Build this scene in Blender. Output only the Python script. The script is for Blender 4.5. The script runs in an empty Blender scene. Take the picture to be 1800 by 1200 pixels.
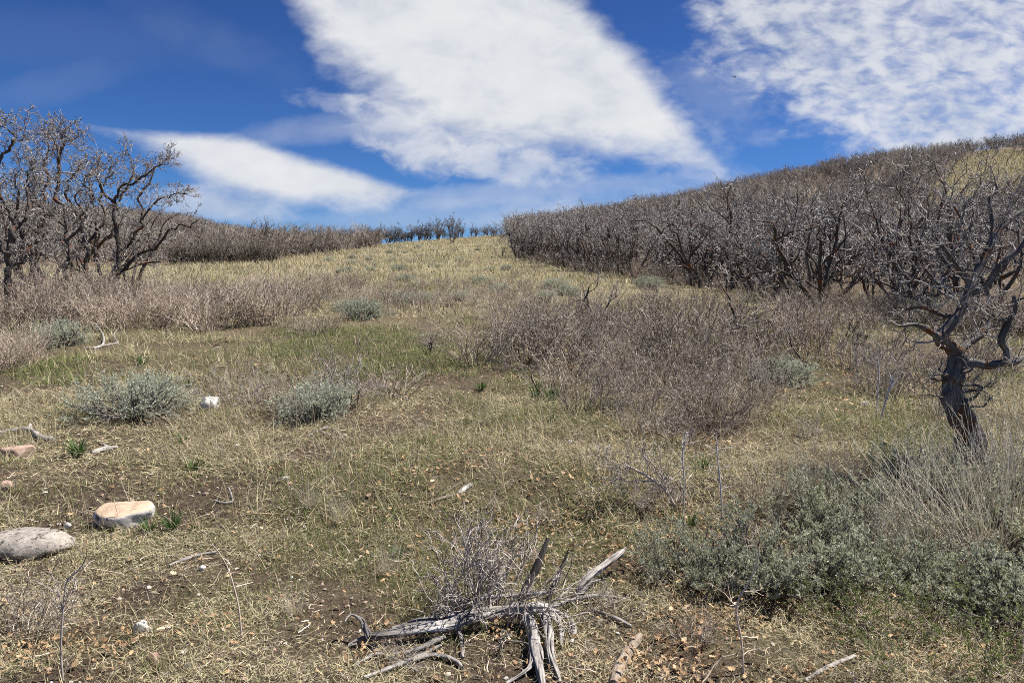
import bpy, bmesh, math
import numpy as np

R_ = np.random.default_rng(11)
SC = bpy.context.scene
COL = SC.collection
F = 1309.0                       # focal length in photo pixels (1800 wide)
PITCH = math.radians(5.0)
CAM = np.array([0.0, 0.0, 1.6])
SP, CP = math.sin(PITCH), math.cos(PITCH)
SUN_AZ, SUN_EL = math.radians(74), math.radians(57)

# ------------------------------------------------------------------ terrain
COLS = np.array([-700, -300, 0, 300, 480, 600, 760, 900, 1000, 1200, 1500, 1800, 2100, 2500], float)
YS = np.array([2.2, 2.6, 5, 7, 10, 15, 22, 33, 45, 60, 80, 95, 120, 150, 180, 240, 400, 700], float)
#  apparent row (photo pixels, at distance) of the ground along each column
ROWS = {
 -700: [1372, 1225, 838, 722, 630, 552, 518, 492, 475, 455, 434, 425, 412, 404, 400, 415, 440, 460],
 -300: [1372, 1225, 838, 722, 630, 550, 515, 490, 474, 452, 430, 420, 405, 396, 390, 405, 435, 460],
 0:    [1372, 1225, 838, 722, 630, 548, 512, 487, 473, 446, 422, 407, 391, 377, 366, 388, 432, 460],
 300:  [1372, 1225, 838, 722, 630, 547, 508, 483, 468, 453, 434, 423, 409, 397, 386, 400, 432, 460],
 480:  [1372, 1225, 838, 722, 630, 546, 507, 479, 463, 454, 447, 443, 438, 434, 430, 434, 444, 460],
 600:  [1372, 1225, 838, 722, 630, 545, 506, 477, 459, 448, 442, 440, 441, 441, 440, 442, 450, 462],
 760:  [1372, 1225, 838, 722, 630, 545, 506, 475, 454, 440, 429, 424, 424, 430, 434, 440, 452, 465],
 900:  [1372, 1225, 838, 722, 630, 545, 507, 475, 454, 438, 424, 418, 415, 418, 424, 432, 448, 465],
 1000: [1372, 1225, 838, 722, 630, 546, 509, 477, 454, 435, 416, 408, 398, 396, 402, 415, 440, 460],
 1200: [1372, 1225, 838, 722, 630, 550, 515, 480, 452, 426, 398, 384, 366, 354, 362, 390, 425, 455],
 1500: [1372, 1225, 838, 722, 630, 556, 522, 480, 445, 410, 370, 348, 316, 292, 305, 345, 400, 445],
 1800: [1372, 1225, 838, 722, 635, 562, 526, 478, 438, 396, 348, 320, 282, 256, 268, 320, 385, 440],
 2100: [1372, 1225, 838, 722, 638, 566, 528, 475, 430, 382, 330, 298, 252, 224, 236, 295, 370, 430],
 2500: [1372, 1225, 838, 722, 640, 568, 528, 472, 424, 370, 312, 276, 226, 196, 208, 270, 355, 425],
}
TAB = np.array([ROWS[int(c)] for c in COLS], float)
GU = np.linspace(-700, 2500, 161)
GL = np.linspace(math.log(2.2), math.log(700), 260)
def _grid():
    t = np.array([np.interp(GL, np.log(YS), r) for r in TAB])          # cols x GL
    t = np.array([np.interp(GU, COLS, t[:, j]) for j in range(len(GL))]).T
    z = 1.6 - (t - 485.5) / F * np.exp(GL)[None, :]
    def blur(a, n, axis):
        for _ in range(n):
            p = np.concatenate([np.take(a, [0], axis), a, np.take(a, [-1], axis)], axis)
            s = a.shape[axis]
            a = (np.take(p, range(s), axis) + 2*np.take(p, range(1, s+1), axis) + np.take(p, range(2, s+2), axis)) / 4
        return a
    return blur(blur(z, 14, 0), 7, 1)
GZ = _grid()

def _hash(ix, iy, s):
    h = (ix.astype(np.int64)*374761393 + iy.astype(np.int64)*668265263 + s*974711) & 0x7fffffff
    h = ((h ^ (h >> 13)) * 1274126177) & 0x7fffffff
    return ((h ^ (h >> 16)) & 0xffff) / 65535.0
def vnoise(x, y, s=0):
    x = np.asarray(x, float); y = np.asarray(y, float)
    ix, iy = np.floor(x), np.floor(y); fx, fy = x-ix, y-iy
    fx = fx*fx*(3-2*fx); fy = fy*fy*(3-2*fy)
    a, b = _hash(ix, iy, s), _hash(ix+1, iy, s); c, d = _hash(ix, iy+1, s), _hash(ix+1, iy+1, s)
    return (a*(1-fx)+b*fx)*(1-fy) + (c*(1-fx)+d*fx)*fy
def fbm(x, y, s=0, o=3):
    v, a, t = 0, 1, 0
    for i in range(o):
        v = v + a*vnoise(x*2**i, y*2**i, s+i); t += a; a *= .5
    return v/t

def height(X, Y):
    X = np.asarray(X, float); Y = np.asarray(Y, float)
    Yc = np.clip(Y, 2.3, 690)
    u = np.clip(900 + F*X/Yc, -700, 2500); l = np.log(Yc)
    fu = (u+700)/3200*160; fl = (l-GL[0])/(GL[-1]-GL[0])*259
    i = np.clip(fu.astype(int), 0, 159); j = np.clip(fl.astype(int), 0, 258)
    a, b = fu-i, fl-j
    z = (GZ[i, j]*(1-a)+GZ[i+1, j]*a)*(1-b) + (GZ[i, j+1]*(1-a)+GZ[i+1, j+1]*a)*b
    z = np.where(Y < 2.3, z - .045*(2.3-np.maximum(Y, -60)), z)
    w = np.clip(1.3 - Yc/60, .25, 1)
    z = z + .07*w*(fbm(X*.9, Y*.9, 3, 2)-.5) + .05*w*(vnoise(X*3.1, Y*3.1, 9)-.5)
    z = z + np.clip(1.5-Yc/12, 0, 1)*.022*(fbm(X*11, Y*11, 21, 2)-.5)
    return z

def ray(px, py):
    x, y = (px-900)/F, (600-py)/F
    return np.array([x, CP + y*SP, -SP + y*CP])
def at_depth(px, py, d):
    return CAM + ray(px, py)*d
def at(px, py, h=0.0):
    r = ray(px, py); t = 1.2
    while t < 600:
        p = CAM + r*t
        if p[2] <= height(p[0], p[1]) + h: break
        t *= 1.01
    a, b = t/1.01, t
    for _ in range(24):
        m = (a+b)/2; p = CAM + r*m
        if p[2] <= height(p[0], p[1]) + h: b = m
        else: a = m
    return CAM + r*b
def depth_of(P): return P[1]*CP - (P[2]-1.6)*SP
def project(P):
    P = np.asarray(P, float); d = P[..., 1]*CP - (P[..., 2]-1.6)*SP; d = np.maximum(d, .01)
    return 900+F*P[..., 0]/d, 600-F*(P[..., 1]*SP+(P[..., 2]-1.6)*CP)/d

# ------------------------------------------------------------------ mesh builder
def nrm(v): return v/np.maximum(np.linalg.norm(v, axis=-1, keepdims=True), 1e-9)

class MB:
    def __init__(s): s.v = []; s.f = {3: [], 4: []}; s.m = {3: [], 4: []}; s.t = []; s.b = []; s.n = 0
    def add(s, V, faces, mat=0, tint=None, bark=None):
        V = np.asarray(V, float).reshape(-1, 3); faces = np.asarray(faces, np.int64)
        k = faces.shape[1]
        s.v.append(V); s.f[k].append(faces + s.n); s.m[k].append(np.full(len(faces), mat, np.int32))
        s.t.append(np.zeros(len(V)) if tint is None else np.asarray(tint, float).reshape(-1))
        s.b.append(np.zeros((len(V), 3)) if bark is None else np.asarray(bark, float).reshape(-1, 3))
        s.n += len(V)
    def tubes(s, P, R, m=4, mat=0, tint=None, groove=None, cap=False):
        P = np.asarray(P, float); R = np.asarray(R, float)
        n, k = P.shape[:2]
        T = nrm(np.gradient(P, axis=1))
        mean = np.abs(P[:, -1]-P[:, 0]); ref = np.eye(3)[np.argmin(mean, axis=1)][:, None, :]
        N = nrm(np.cross(T, ref)); B = np.cross(T, N)
        a = np.arange(m)*2*math.pi/m
        rr = R[:, :, None]*np.ones(m)
        seg = np.concatenate([np.zeros((n, 1)), np.cumsum(np.linalg.norm(np.diff(P, axis=1), axis=2), axis=1)], 1)
        if groove: rr = rr*groove(a[None, None, :], seg[:, :, None], R[:, :, None])
        c, sn = np.cos(a), np.sin(a)
        V = P[:, :, None, :] + rr[..., None]*(c[:, None]*N[:, :, None, :] + sn[:, None]*B[:, :, None, :])
        bk = np.stack(np.broadcast_arrays(c*R[:, :, None], sn*R[:, :, None], seg[:, :, None]), -1)
        i = np.arange(n*k*m).reshape(n, k, m); j = np.roll(i, -1, 2)
        fc = np.stack([i[:, :-1], j[:, :-1], j[:, 1:], i[:, 1:]], -1).reshape(-1, 4)
        tt = None if tint is None else np.broadcast_to(np.asarray(tint).reshape(n, 1, 1), (n, k, m))
        s.add(V, fc, mat, tt, bk)
        if cap:
            base = s.n
            for e in (0, k-1):
                for q in range(n):
                    ring = V[q, e]; C = ring.mean(0)
                    vv = np.concatenate([ring, C[None]])
                    idx = np.arange(m); f3 = np.stack([idx, np.roll(idx, -1), np.full(m, m)], 1)
                    if e == 0: f3 = f3[:, ::-1]
                    s.add(vv, f3, mat, None, np.concatenate([bk[q, e], bk[q, e].mean(0)[None]]))
    def ribbons(s, P, W, side, mat=0, tint=None):
        """P (n,k,3) centre lines, W (n,k) half widths, side (n,3)"""
        n, k = P.shape[:2]
        V = np.stack([P - W[..., None]*side[:, None, :], P + W[..., None]*side[:, None, :]], 2)
        i = np.arange(n*k*2).reshape(n, k, 2)
        fc = np.stack([i[:, :-1, 0], i[:, :-1, 1], i[:, 1:, 1], i[:, 1:, 0]], -1).reshape(-1, 4)
        tt = None if tint is None else np.broadcast_to(np.asarray(tint).reshape(n, 1, 1), (n, k, 2))
        s.add(V, fc, mat, tt)
    def mesh(s, name, mats, smooth=True):
        V = np.concatenate(s.v); me = bpy.data.meshes.new(name)
        me.vertices.add(len(V)); me.vertices.foreach_set('co', V.astype(np.float32).ravel())
        lo, st, mi, off = [], [], [], 0
        for k in (3, 4):
            if s.f[k]:
                f = np.concatenate(s.f[k]); lo.append(f.ravel()); st.append(off + np.arange(len(f))*k); off += f.size
                mi.append(np.concatenate(s.m[k]))
        lo, st, mi = np.concatenate(lo), np.concatenate(st), np.concatenate(mi)
        me.loops.add(len(lo)); me.loops.foreach_set('vertex_index', lo.astype(np.int32))
        me.polygons.add(len(st)); me.polygons.foreach_set('loop_start', st.astype(np.int32))
        for m in mats: me.materials.append(m)
        me.polygons.foreach_set('material_index', mi)
        me.polygons.foreach_set('use_smooth', np.full(len(st), smooth))
        a = me.attributes.new('tint', 'FLOAT', 'POINT'); a.data.foreach_set('value', np.concatenate(s.t).astype(np.float32))
        b = me.attributes.new('bark', 'FLOAT_VECTOR', 'POINT'); b.data.foreach_set('vector', np.concatenate(s.b).astype(np.float32).ravel())
        me.update(calc_edges=True)
        return me
    def obj(s, name, mats, parent=None, smooth=True):
        o = bpy.data.objects.new(name, s.mesh(name, mats, smooth)); COL.objects.link(o)
        if parent: o.parent = parent
        return o

def tag(o, label=None, cat=None, group=None, kind=None):
    if label: o['label'] = label
    if cat: o['category'] = cat
    if group: o['group'] = group
    if kind: o['kind'] = kind
    return o
def thing(name, label, cat, loc=(0, 0, 0), rz=0.0, group=None):
    o = bpy.data.objects.new(name, None); COL.objects.link(o)
    o.empty_display_size = .1
    o.location = [float(v) for v in loc]; o.rotation_euler = (0, 0, rz)
    return tag(o, label, cat, group)
def dup(root, loc, rz, sc, label, group=None):
    r = root.copy(); COL.objects.link(r)
    r.location = [float(v) for v in loc]; r.rotation_euler = (float(R_.normal(0, .05)), float(R_.normal(0, .05)), float(rz))
    r.scale = [float(v) for v in (sc if np.ndim(sc) else (sc, sc, sc))]
    r['label'] = label
    if group: r['group'] = group
    elif 'group' in r: del r['group']
    for ch in list(root.children):
        c = ch.copy(); COL.objects.link(c); c.parent = r
    return r
class Kind:
    """one plant built once, then copied: the first call places the original itself"""
    def __init__(s, builds): s.p = builds; s.used = [False]*len(builds)
    def put(s, i, loc, rz, sc, label, group=None):
        i %= len(s.p); root, H, W = s.p[i]
        if not s.used[i]:
            s.used[i] = True
            root.location = [float(v) for v in loc]; root.rotation_euler = (0, 0, float(rz))
            root.scale = [float(v) for v in (sc if np.ndim(sc) else (sc, sc, sc))]
            tag(root, label, None, group); return root
        return dup(root, loc, rz, sc, label, group)
    def drop(s):
        for (root, H, W), u in zip(s.p, s.used):
            if not u:
                for c in list(root.children): bpy.data.objects.remove(c)
                bpy.data.objects.remove(root)

# ------------------------------------------------------------------ materials
def new_mat(name):
    m = bpy.data.materials.new(name); m.use_nodes = True
    nt = m.node_tree; nt.nodes.clear()
    return m, nt
def nd(nt, t, **kw):
    n = nt.nodes.new(t)
    for k, v in kw.items(): setattr(n, k, v)
    return n
def lk(nt, a, b): nt.links.new(a, b)
def ramp(nt, fac, stops, interp='LINEAR'):
    r = nd(nt, 'ShaderNodeValToRGB'); e = r.color_ramp; e.interpolation = interp
    while len(e.elements) > 1: e.elements.remove(e.elements[-1])
    for i, (p, c) in enumerate(stops):
        el = e.elements[0] if i == 0 else e.elements.new(p)
        el.position = p; el.color = (*c, 1) if np.ndim(c) else (c, c, c, 1)
    if fac is not None: lk(nt, fac, r.inputs['Fac'])
    return r.outputs['Color']
def noise(nt, vec, scale, detail=4, rough=.6, dist=0.0):
    n = nd(nt, 'ShaderNodeTexNoise'); n.inputs['Scale'].default_value = scale
    n.inputs['Detail'].default_value = detail; n.inputs['Roughness'].default_value = rough
    n.inputs['Distortion'].default_value = dist
    if vec is not None: lk(nt, vec, n.inputs['Vector'])
    return n.outputs['Fac']
def mixc(nt, f, a, b, mode='MIX'):
    m = nd(nt, 'ShaderNodeMix', data_type='RGBA', blend_type=mode)
    for s, v in ((m.inputs[0], f), (m.inputs[6], a), (m.inputs[7], b)):
        if hasattr(v, 'default_value') and hasattr(v, 'links'): lk(nt, v, s)
        elif np.ndim(v): s.default_value = (*v, 1)
        else: s.default_value = v
    return m.outputs[2]
def mth(nt, op, a, b=0.0, c=0.0, clamp=False):
    m = nd(nt, 'ShaderNodeMath', operation=op); m.use_clamp = clamp
    for s, v in zip(m.inputs, (a, b, c)):
        if hasattr(v, 'links'): lk(nt, v, s)
        else: s.default_value = float(v)
    return m.outputs[0]
def mapping(nt, vec, sc):
    m = nd(nt, 'ShaderNodeMapping'); m.inputs['Scale'].default_value = sc; lk(nt, vec, m.inputs['Vector']); return m.outputs[0]
def finish(nt, col, rough=.9, bump=None, strength=.5, dist=.01, spec=.15, transl=0.0):
    out = nd(nt, 'ShaderNodeOutputMaterial'); p = nd(nt, 'ShaderNodeBsdfPrincipled')
    lk(nt, col, p.inputs['Base Color']); p.inputs['Roughness'].default_value = rough
    p.inputs['Specular IOR Level'].default_value = spec
    if bump is not None:
        b = nd(nt, 'ShaderNodeBump'); b.inputs['Strength'].default_value = strength; b.inputs['Distance'].default_value = dist
        lk(nt, bump, b.inputs['Height']); lk(nt, b.outputs[0], p.inputs['Normal'])
    if transl:
        t = nd(nt, 'ShaderNodeBsdfTranslucent'); lk(nt, col, t.inputs['Color'])
        mx = nd(nt, 'ShaderNodeMixShader'); mx.inputs[0].default_value = transl
        lk(nt, p.outputs[0], mx.inputs[1]); lk(nt, t.outputs[0], mx.inputs[2]); lk(nt, mx.outputs[0], out.inputs[0])
    else: lk(nt, p.outputs[0], out.inputs[0])
def attr(nt, name): 
    a = nd(nt, 'ShaderNodeAttribute'); a.attribute_name = name; return a
def objrand(nt): return nd(nt, 'ShaderNodeObjectInfo').outputs['Random']

def bark_mat(name, stops, lichen=0.0, lichen_col=(.30, .10, .025), streak=True, vary=.25, dist=.012):
    m, nt = new_mat(name)
    bk = attr(nt, 'bark').outputs['Vector']
    tc = nd(nt, 'ShaderNodeTexCoord').outputs['Object']
    n1 = noise(nt, mapping(nt, bk, (70, 70, 9)), 1.0, 5, .65, .3)
    n2 = noise(nt, tc, 7.0, 4, .6)
    f = mth(nt, 'ADD', mth(nt, 'MULTIPLY', n1, .65), mth(nt, 'MULTIPLY', n2, .35))
    c = ramp(nt, f, stops)
    if lichen:
        l = noise(nt, tc, 5.0, 5, .7, .5)
        e = .62 - .16*lichen
        c = mixc(nt, ramp(nt, l, [(e, 0.0), (e+.05, 1.0)]), c, mixc(nt, n1, lichen_col, tuple(v*1.9 for v in lichen_col)))
    v = mth(nt, 'MULTIPLY_ADD', objrand(nt), vary*2, 1-vary)
    vv = nd(nt, 'ShaderNodeVectorMath', operation='SCALE'); lk(nt, c, vv.inputs[0]); lk(nt, v, vv.inputs['Scale'])
    finish(nt, vv.outputs[0], .85, n1, .8, dist, .2)
    return m
def leaf_mat(name, stops, transl=.3, vary=.15, rough=.7):
    m, nt = new_mat(name)
    c = ramp(nt, attr(nt, 'tint').outputs['Fac'], stops)
    v = mth(nt, 'MULTIPLY_ADD', objrand(nt), vary*2, 1-vary)
    vv = nd(nt, 'ShaderNodeVectorMath', operation='SCALE'); lk(nt, c, vv.inputs[0]); lk(nt, v, vv.inputs['Scale'])
    finish(nt, vv.outputs[0], rough, spec=.2, transl=transl)
    return m
def twig_mat(name, stops, vary=.25):
    m, nt = new_mat(name)
    tc = nd(nt, 'ShaderNodeTexCoord').outputs['Object']
    n = noise(nt, tc, 9.0, 3, .6)
    f = mth(nt, 'ADD', mth(nt, 'MULTIPLY', n, .45), mth(nt, 'MULTIPLY', attr(nt, 'tint').outputs['Fac'], .55))
    c = ramp(nt, f, stops)
    v = mth(nt, 'MULTIPLY_ADD', objrand(nt), vary*2, 1-vary)
    vv = nd(nt, 'ShaderNodeVectorMath', operation='SCALE'); lk(nt, c, vv.inputs[0]); lk(nt, v, vv.inputs['Scale'])
    finish(nt, vv.outputs[0], .7, spec=.3)
    return m

OAK_BARK = bark_mat('oak_bark', [(.3, (.028, .023, .020)), (.5, (.085, .07, .06)), (.7, (.22, .195, .172))], .42, (.13, .05, .02))
OAK_TWIG = twig_mat('oak_twig', [(.26, (.05, .042, .037)), (.48, (.21, .185, .168)), (.72, (.60, .56, .525))])
OAK_FAR = twig_mat('far_oak_twig', [(.2, (.06, .048, .038)), (.48, (.15, .123, .098)), (.78, (.33, .285, .235))], .2)
NEAR_BARK = bark_mat('lichened_oak_bark', [(.32, (.03, .026, .024)), (.5, (.11, .098, .09)), (.68, (.33, .31, .285))], .46, (.105, .047, .018), vary=0)
NEAR_TWIG = twig_mat('pale_oak_twig', [(.2, (.20, .17, .15)), (.5, (.40, .37, .35)), (.7, (.62, .59, .57))], .05)
GREY_TWIG = twig_mat('grey_oak_twig', [(.2, (.07, .058, .05)), (.5, (.19, .165, .148)), (.75, (.46, .42, .385))], .05)
SHRUB_TWIG = twig_mat('shrub_twig', [(.24, (.058, .044, .034)), (.48, (.225, .178, .136)), (.68, (.43, .365, .29)), (.82, (.73, .66, .56))], .22)
PALE_TWIG = twig_mat('pale_shrub_twig', [(.22, (.16, .118, .088)), (.48, (.41, .32, .245)), (.75, (.68, .585, .475))], .18)
PURPLE_TWIG = twig_mat('purplish_twig', [(.2, (.12, .097, .083)), (.5, (.28, .24, .21)), (.75, (.54, .485, .43))], .1)
SAGE_WOOD = bark_mat('sage_wood', [(.3, (.05, .042, .038)), (.5, (.16, .14, .125)), (.7, (.32, .29, .26))], 0)
OLIVE_SAGE = leaf_mat('olive_sage_leaf', [(0, (.21, .225, .14)), (.5, (.44, .45, .32)), (1, (.70, .69, .555))], .3, .12)
SAGE_LEAF = leaf_mat('sage_leaf', [(0, (.31, .34, .24)), (.5, (.56, .585, .45)), (1, (.76, .77, .64))], .3, .1)
DRYWOOD = bark_mat('weathered_wood', [(.33, (.028, .024, .022)), (.44, (.16, .145, .132)), (.54, (.36, .335, .31)), (.70, (.62, .59, .555))], 0, vary=.05, dist=.006)
BROWNWOOD = bark_mat('fallen_branch_bark', [(.3, (.10, .075, .055)), (.5, (.25, .20, .155)), (.7, (.40, .34, .28))], 0, vary=.1)
GRASS = leaf_mat('grass_blade', [(0, (.74, .655, .43)), (.28, (.53, .455, .27)), (.45, (.345, .275, .16)), (.56, (.14, .10, .066)), (.66, (.45, .41, .34)),
                                 (.76, (.42, .37, .26)), (.80, (.125, .155, .05)), (.9, (.17, .21, .068)), (1, (.27, .30, .11))], .35, 0)
STRAW = leaf_mat('dry_stem', [(0, (.62, .55, .43)), (.3, (.74, .67, .54)), (.66, (.50, .45, .38)), (1, (.6, .55, .48))], .1, .1)
TUFT = leaf_mat('broad_green_blade', [(0, (.035, .075, .018)), (.5, (.065, .125, .03)), (1, (.12, .19, .055))], .3, .1, .45)
BUD = leaf_mat('fresh_green_leaf', [(0, (.11, .15, .035)), (.5, (.19, .24, .07)), (1, (.30, .34, .13))], .35, .1, .5)
LITTER = leaf_mat('dead_oak_leaf', [(0, (.14, .09, .055)), (.3, (.28, .18, .10)), (.55, (.46, .30, .165)), (.8, (.62, .43, .24)), (1, (.74, .60, .42))], .2, 0)

def ground_mat():
    m, nt = new_mat('meadow_ground')
    pos = nd(nt, 'ShaderNodeNewGeometry').outputs['Position']
    big = noise(nt, pos, .35, 4, .6); mid = noise(nt, pos, 2.3, 5, .65, .4); fine = noise(nt, pos, 26, 5, .7); grit = noise(nt, pos, 120, 3, .7)
    f = mth(nt, 'ADD', mth(nt, 'MULTIPLY', fine, .55), mth(nt, 'MULTIPLY', grit, .45))
    soil = ramp(nt, f, [(.30, (.030, .021, .015)), (.46, (.082, .058, .042)), (.57, (.165, .122, .088)), (.68, (.34, .27, .20))])
    thatch = ramp(nt, f, [(.28, (.07, .056, .032)), (.45, (.20, .165, .098)), (.6, (.38, .325, .20)), (.7, (.52, .455, .30))])
    green = ramp(nt, f, [(.3, (.05, .062, .02)), (.5, (.115, .13, .045)), (.68, (.20, .20, .085))])
    far = attr(nt, 'tint').outputs['Fac']        # share of thatch, laid down vertex by vertex
    tf = mth(nt, 'ADD', mth(nt, 'MULTIPLY', ramp(nt, mid, [(.40, 0.0), (.66, 1.0)]), .42), far, clamp=True)
    c = mixc(nt, tf, soil, thatch)
    gf = mth(nt, 'MULTIPLY', ramp(nt, big, [(.47, 0.0), (.62, 1.0)]), .3)
    c = mixc(nt, gf, c, green)
    oak = nd(nt, 'ShaderNodeSeparateXYZ'); lk(nt, attr(nt, 'bark').outputs['Vector'], oak.inputs[0])
    brown = ramp(nt, f, [(.3, (.05, .036, .026)), (.5, (.13, .095, .068)), (.68, (.24, .18, .125))])
    c = mixc(nt, oak.outputs[0], c, brown)
    c = mixc(nt, oak.outputs[1], c, soil)
    finish(nt, c, .95, f, 1.0, .06, .1)
    return m

def rock_mat(name, stops, lichen=None, side=None, scale=9.0):
    m, nt = new_mat(name)
    tc = nd(nt, 'ShaderNodeTexCoord').outputs['Object']
    a = noise(nt, tc, scale, 6, .65, .3); g = noise(nt, tc, scale*9, 4, .7)
    f = mth(nt, 'ADD', mth(nt, 'MULTIPLY', a, .6), mth(nt, 'MULTIPLY', g, .4))
    c = ramp(nt, f, stops)
    if side:   # lichen crust grows on the flanks of the stone only
        nz = nd(nt, 'ShaderNodeSeparateXYZ'); lk(nt, nd(nt, 'ShaderNodeNewGeometry').outputs['Normal'], nz.inputs[0])
        k = mth(nt, 'ADD', nz.outputs[2], mth(nt, 'MULTIPLY', a, .3))
        fl = ramp(nt, noise(nt, tc, scale*2.2, 5, .7), [(.38, (.05, .045, .04)), (.44, (.50, .475, .44)), (.7, (.70, .67, .62))])
        c = mixc(nt, ramp(nt, k, [(.62, 1.0), (.80, 0.0)]), c, fl)
    if lichen:
        l = noise(nt, tc, scale*2.6, 5, .7, .6)
        c = mixc(nt, ramp(nt, l, [(.56, 0.0), (.60, 1.0)]), c, lichen)
    finish(nt, c, .9, f, .6, .01, .2)
    return m

# ------------------------------------------------------------------ plants: skeleton growth
def grow(P, D, L, R, k, gn, trop, tip, rng):
    n = len(P); D = nrm(D); out = [P.copy()]
    L = np.asarray(L, float)
    for i in range(k-1):
        D = nrm(D + rng.normal(0, gn, (n, 3)) + np.array([0, 0, trop]))
        P = P + D*(L/(k-1))[:, None]; out.append(P.copy())
    t = np.linspace(0, 1, k)[None, :]
    return np.stack(out, 1), R[:, None]*(1-(1-tip)*t)
def spawn(PA, RA, num, tmin, ang, rl, rr, rng, lead=True):
    n, k = PA.shape[:2]
    N = int(n*num); par = np.concatenate([np.arange(n)] * (N//n) + [rng.integers(0, n, N % n)]) if N >= n else rng.integers(0, n, N)
    t = rng.uniform(tmin, 1, len(par))
    if lead: t[:n] = 1.0
    s = t*(k-1); i = np.minimum(s.astype(int), k-2); fr = s-i
    P = PA[par, i]*(1-fr)[:, None] + PA[par, i+1]*fr[:, None]
    T = nrm(PA[par, i+1]-PA[par, i])
    ra = RA[par, i]*(1-fr) + RA[par, i+1]*fr
    Q = nrm(np.cross(T, rng.normal(0, 1, T.shape)))
    a = np.radians(rng.normal(ang, 12, len(par)))
    if lead: a[:n] *= .45
    D = T*np.cos(a)[:, None] + Q*np.sin(a)[:, None]
    Lp = np.linalg.norm(np.diff(PA, axis=1), axis=2).sum(1)[par]
    L = Lp*rl*rng.uniform(.65, 1.3, len(par))*(1.15-.35*t)
    return P, D, L, ra*rr
def skeleton(P, D, L, R, levels, rng):
    """levels: list of dict(k,gn,tr,tip, num,tmin,ang,rl,rr) -> list of (paths, radii)"""
    out = []
    for i, lv in enumerate(levels):
        if i: P, D, L, R = spawn(out[-1][0], out[-1][1], lv['num'], lv['tmin'], lv['ang'], lv['rl'], lv['rr'], rng)
        R = np.maximum(R, lv.get('rmin', .0015))
        out.append(grow(P, D, L, R, lv['k'], lv['gn'], lv['tr'], lv['tip'], rng))
    return out
def rescale(sk, H):
    top = np.percentile(np.concatenate([p[..., 2].ravel() for p, r in sk]), 99.7)
    f = H/top
    return [(p*f, r) for p, r in sk]
def extent(sk):
    a = np.concatenate([p.reshape(-1, 3) for p, r in sk]); return float(a[:, 2].max()), float(np.percentile(np.abs(a[:, 0]), 98)*2)

def oak(seed, H, nt=3, detail=1.0, twig=.0042, mats=(OAK_BARK, OAK_TWIG), r0=.065, spread=.30, lean=(0, 0), gn=.26, low=.28, label='', group=None, name='oak_tree'):
    rng = np.random.default_rng(seed)
    a = rng.uniform(0, 6.28)+np.arange(nt)*6.28/nt + rng.normal(0, .4, nt)
    D = np.stack([np.cos(a)*spread+lean[0], np.sin(a)*spread+lean[1], np.ones(nt)], 1)
    P = np.stack([np.cos(a)*.07*(nt > 1), np.sin(a)*.07*(nt > 1), np.full(nt, -.12)], 1)
    lv = [dict(k=9, gn=gn*.75, tr=.05, tip=.5),
          dict(k=8, gn=gn, tr=.06, tip=.45, num=4.4, tmin=low, ang=44, rl=.62, rr=.66),
          dict(k=7, gn=gn*1.15, tr=.06, tip=.45, num=4.6*detail, tmin=.2, ang=48, rl=.52, rr=.62, rmin=twig*1.3),
          dict(k=5, gn=gn*1.2, tr=.05, tip=.6, num=4.6*detail, tmin=.15, ang=48, rl=.48, rr=.62, rmin=twig),
          dict(k=4, gn=gn*1.2, tr=.05, tip=.7, num=3.6*detail, tmin=.2, ang=50, rl=.45, rr=.75, rmin=twig*.9)]
    sk = rescale(skeleton(P, D, np.full(nt, H*.62)*rng.uniform(.75, 1.15, nt), r0*rng.uniform(.75, 1.2, nt), lv, rng), H)
    root = thing(name, label, 'oak tree', group=group)
    t = MB(); t.tubes(*sk[0], 7); t.tubes(*sk[1], 5); t.obj('trunk', [mats[0]], root)
    c = MB()
    for i, m in ((2, 4), (3, 3), (4, 3)):
        c.tubes(*sk[i], m, tint=rng.random(len(sk[i][0]))*.55+(-.1, .15, .5)[i-2])
    c.obj('crown', [mats[1]], root)
    return (root, *extent(sk))

def shrub(seed, H, W, n0=22, mat=SHRUB_TWIG, twig=.0022, label='', group=None, name='bare_shrub', gn=.16, dens=1.0):
    rng = np.random.default_rng(seed)
    a = rng.uniform(0, 6.28, n0); q = np.sqrt(rng.random(n0))
    P = np.stack([np.cos(a)*q*W*.22, np.sin(a)*q*W*.22, np.full(n0, -.03)], 1)
    D = np.stack([np.cos(a)*q*.75*W/H, np.sin(a)*q*.75*W/H, np.ones(n0)], 1) + rng.normal(0, .18, (n0, 3))
    lv = [dict(k=7, gn=gn, tr=.03, tip=.5),
          dict(k=5, gn=gn*1.3, tr=.04, tip=.5, num=5*dens, tmin=.2, ang=38, rl=.5, rr=.7, rmin=twig),
          dict(k=4, gn=gn*1.4, tr=.03, tip=.6, num=4*dens, tmin=.15, ang=42, rl=.5, rr=.75, rmin=twig*.85),
          dict(k=3, gn=gn*1.4, tr=.02, tip=.6, num=1.5*dens, tmin=.2, ang=45, rl=.45, rr=.8, rmin=twig*.75)]
    sk = rescale(skeleton(P, D, H*rng.uniform(.5, 1, n0)*.75, np.full(n0, twig*2.1), lv, rng), H)
    root = thing(name, label, 'shrub', group=group)
    t = MB(); t.tubes(*sk[0], 4, tint=rng.random(n0)**.8); t.obj('stem', [mat], root)
    c = MB()
    for i in (1, 2, 3): c.tubes(*sk[i], 3, tint=rng.random(len(sk[i][0])))
    c.obj('crown', [mat], root)
    return (root, *extent(sk))

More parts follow.
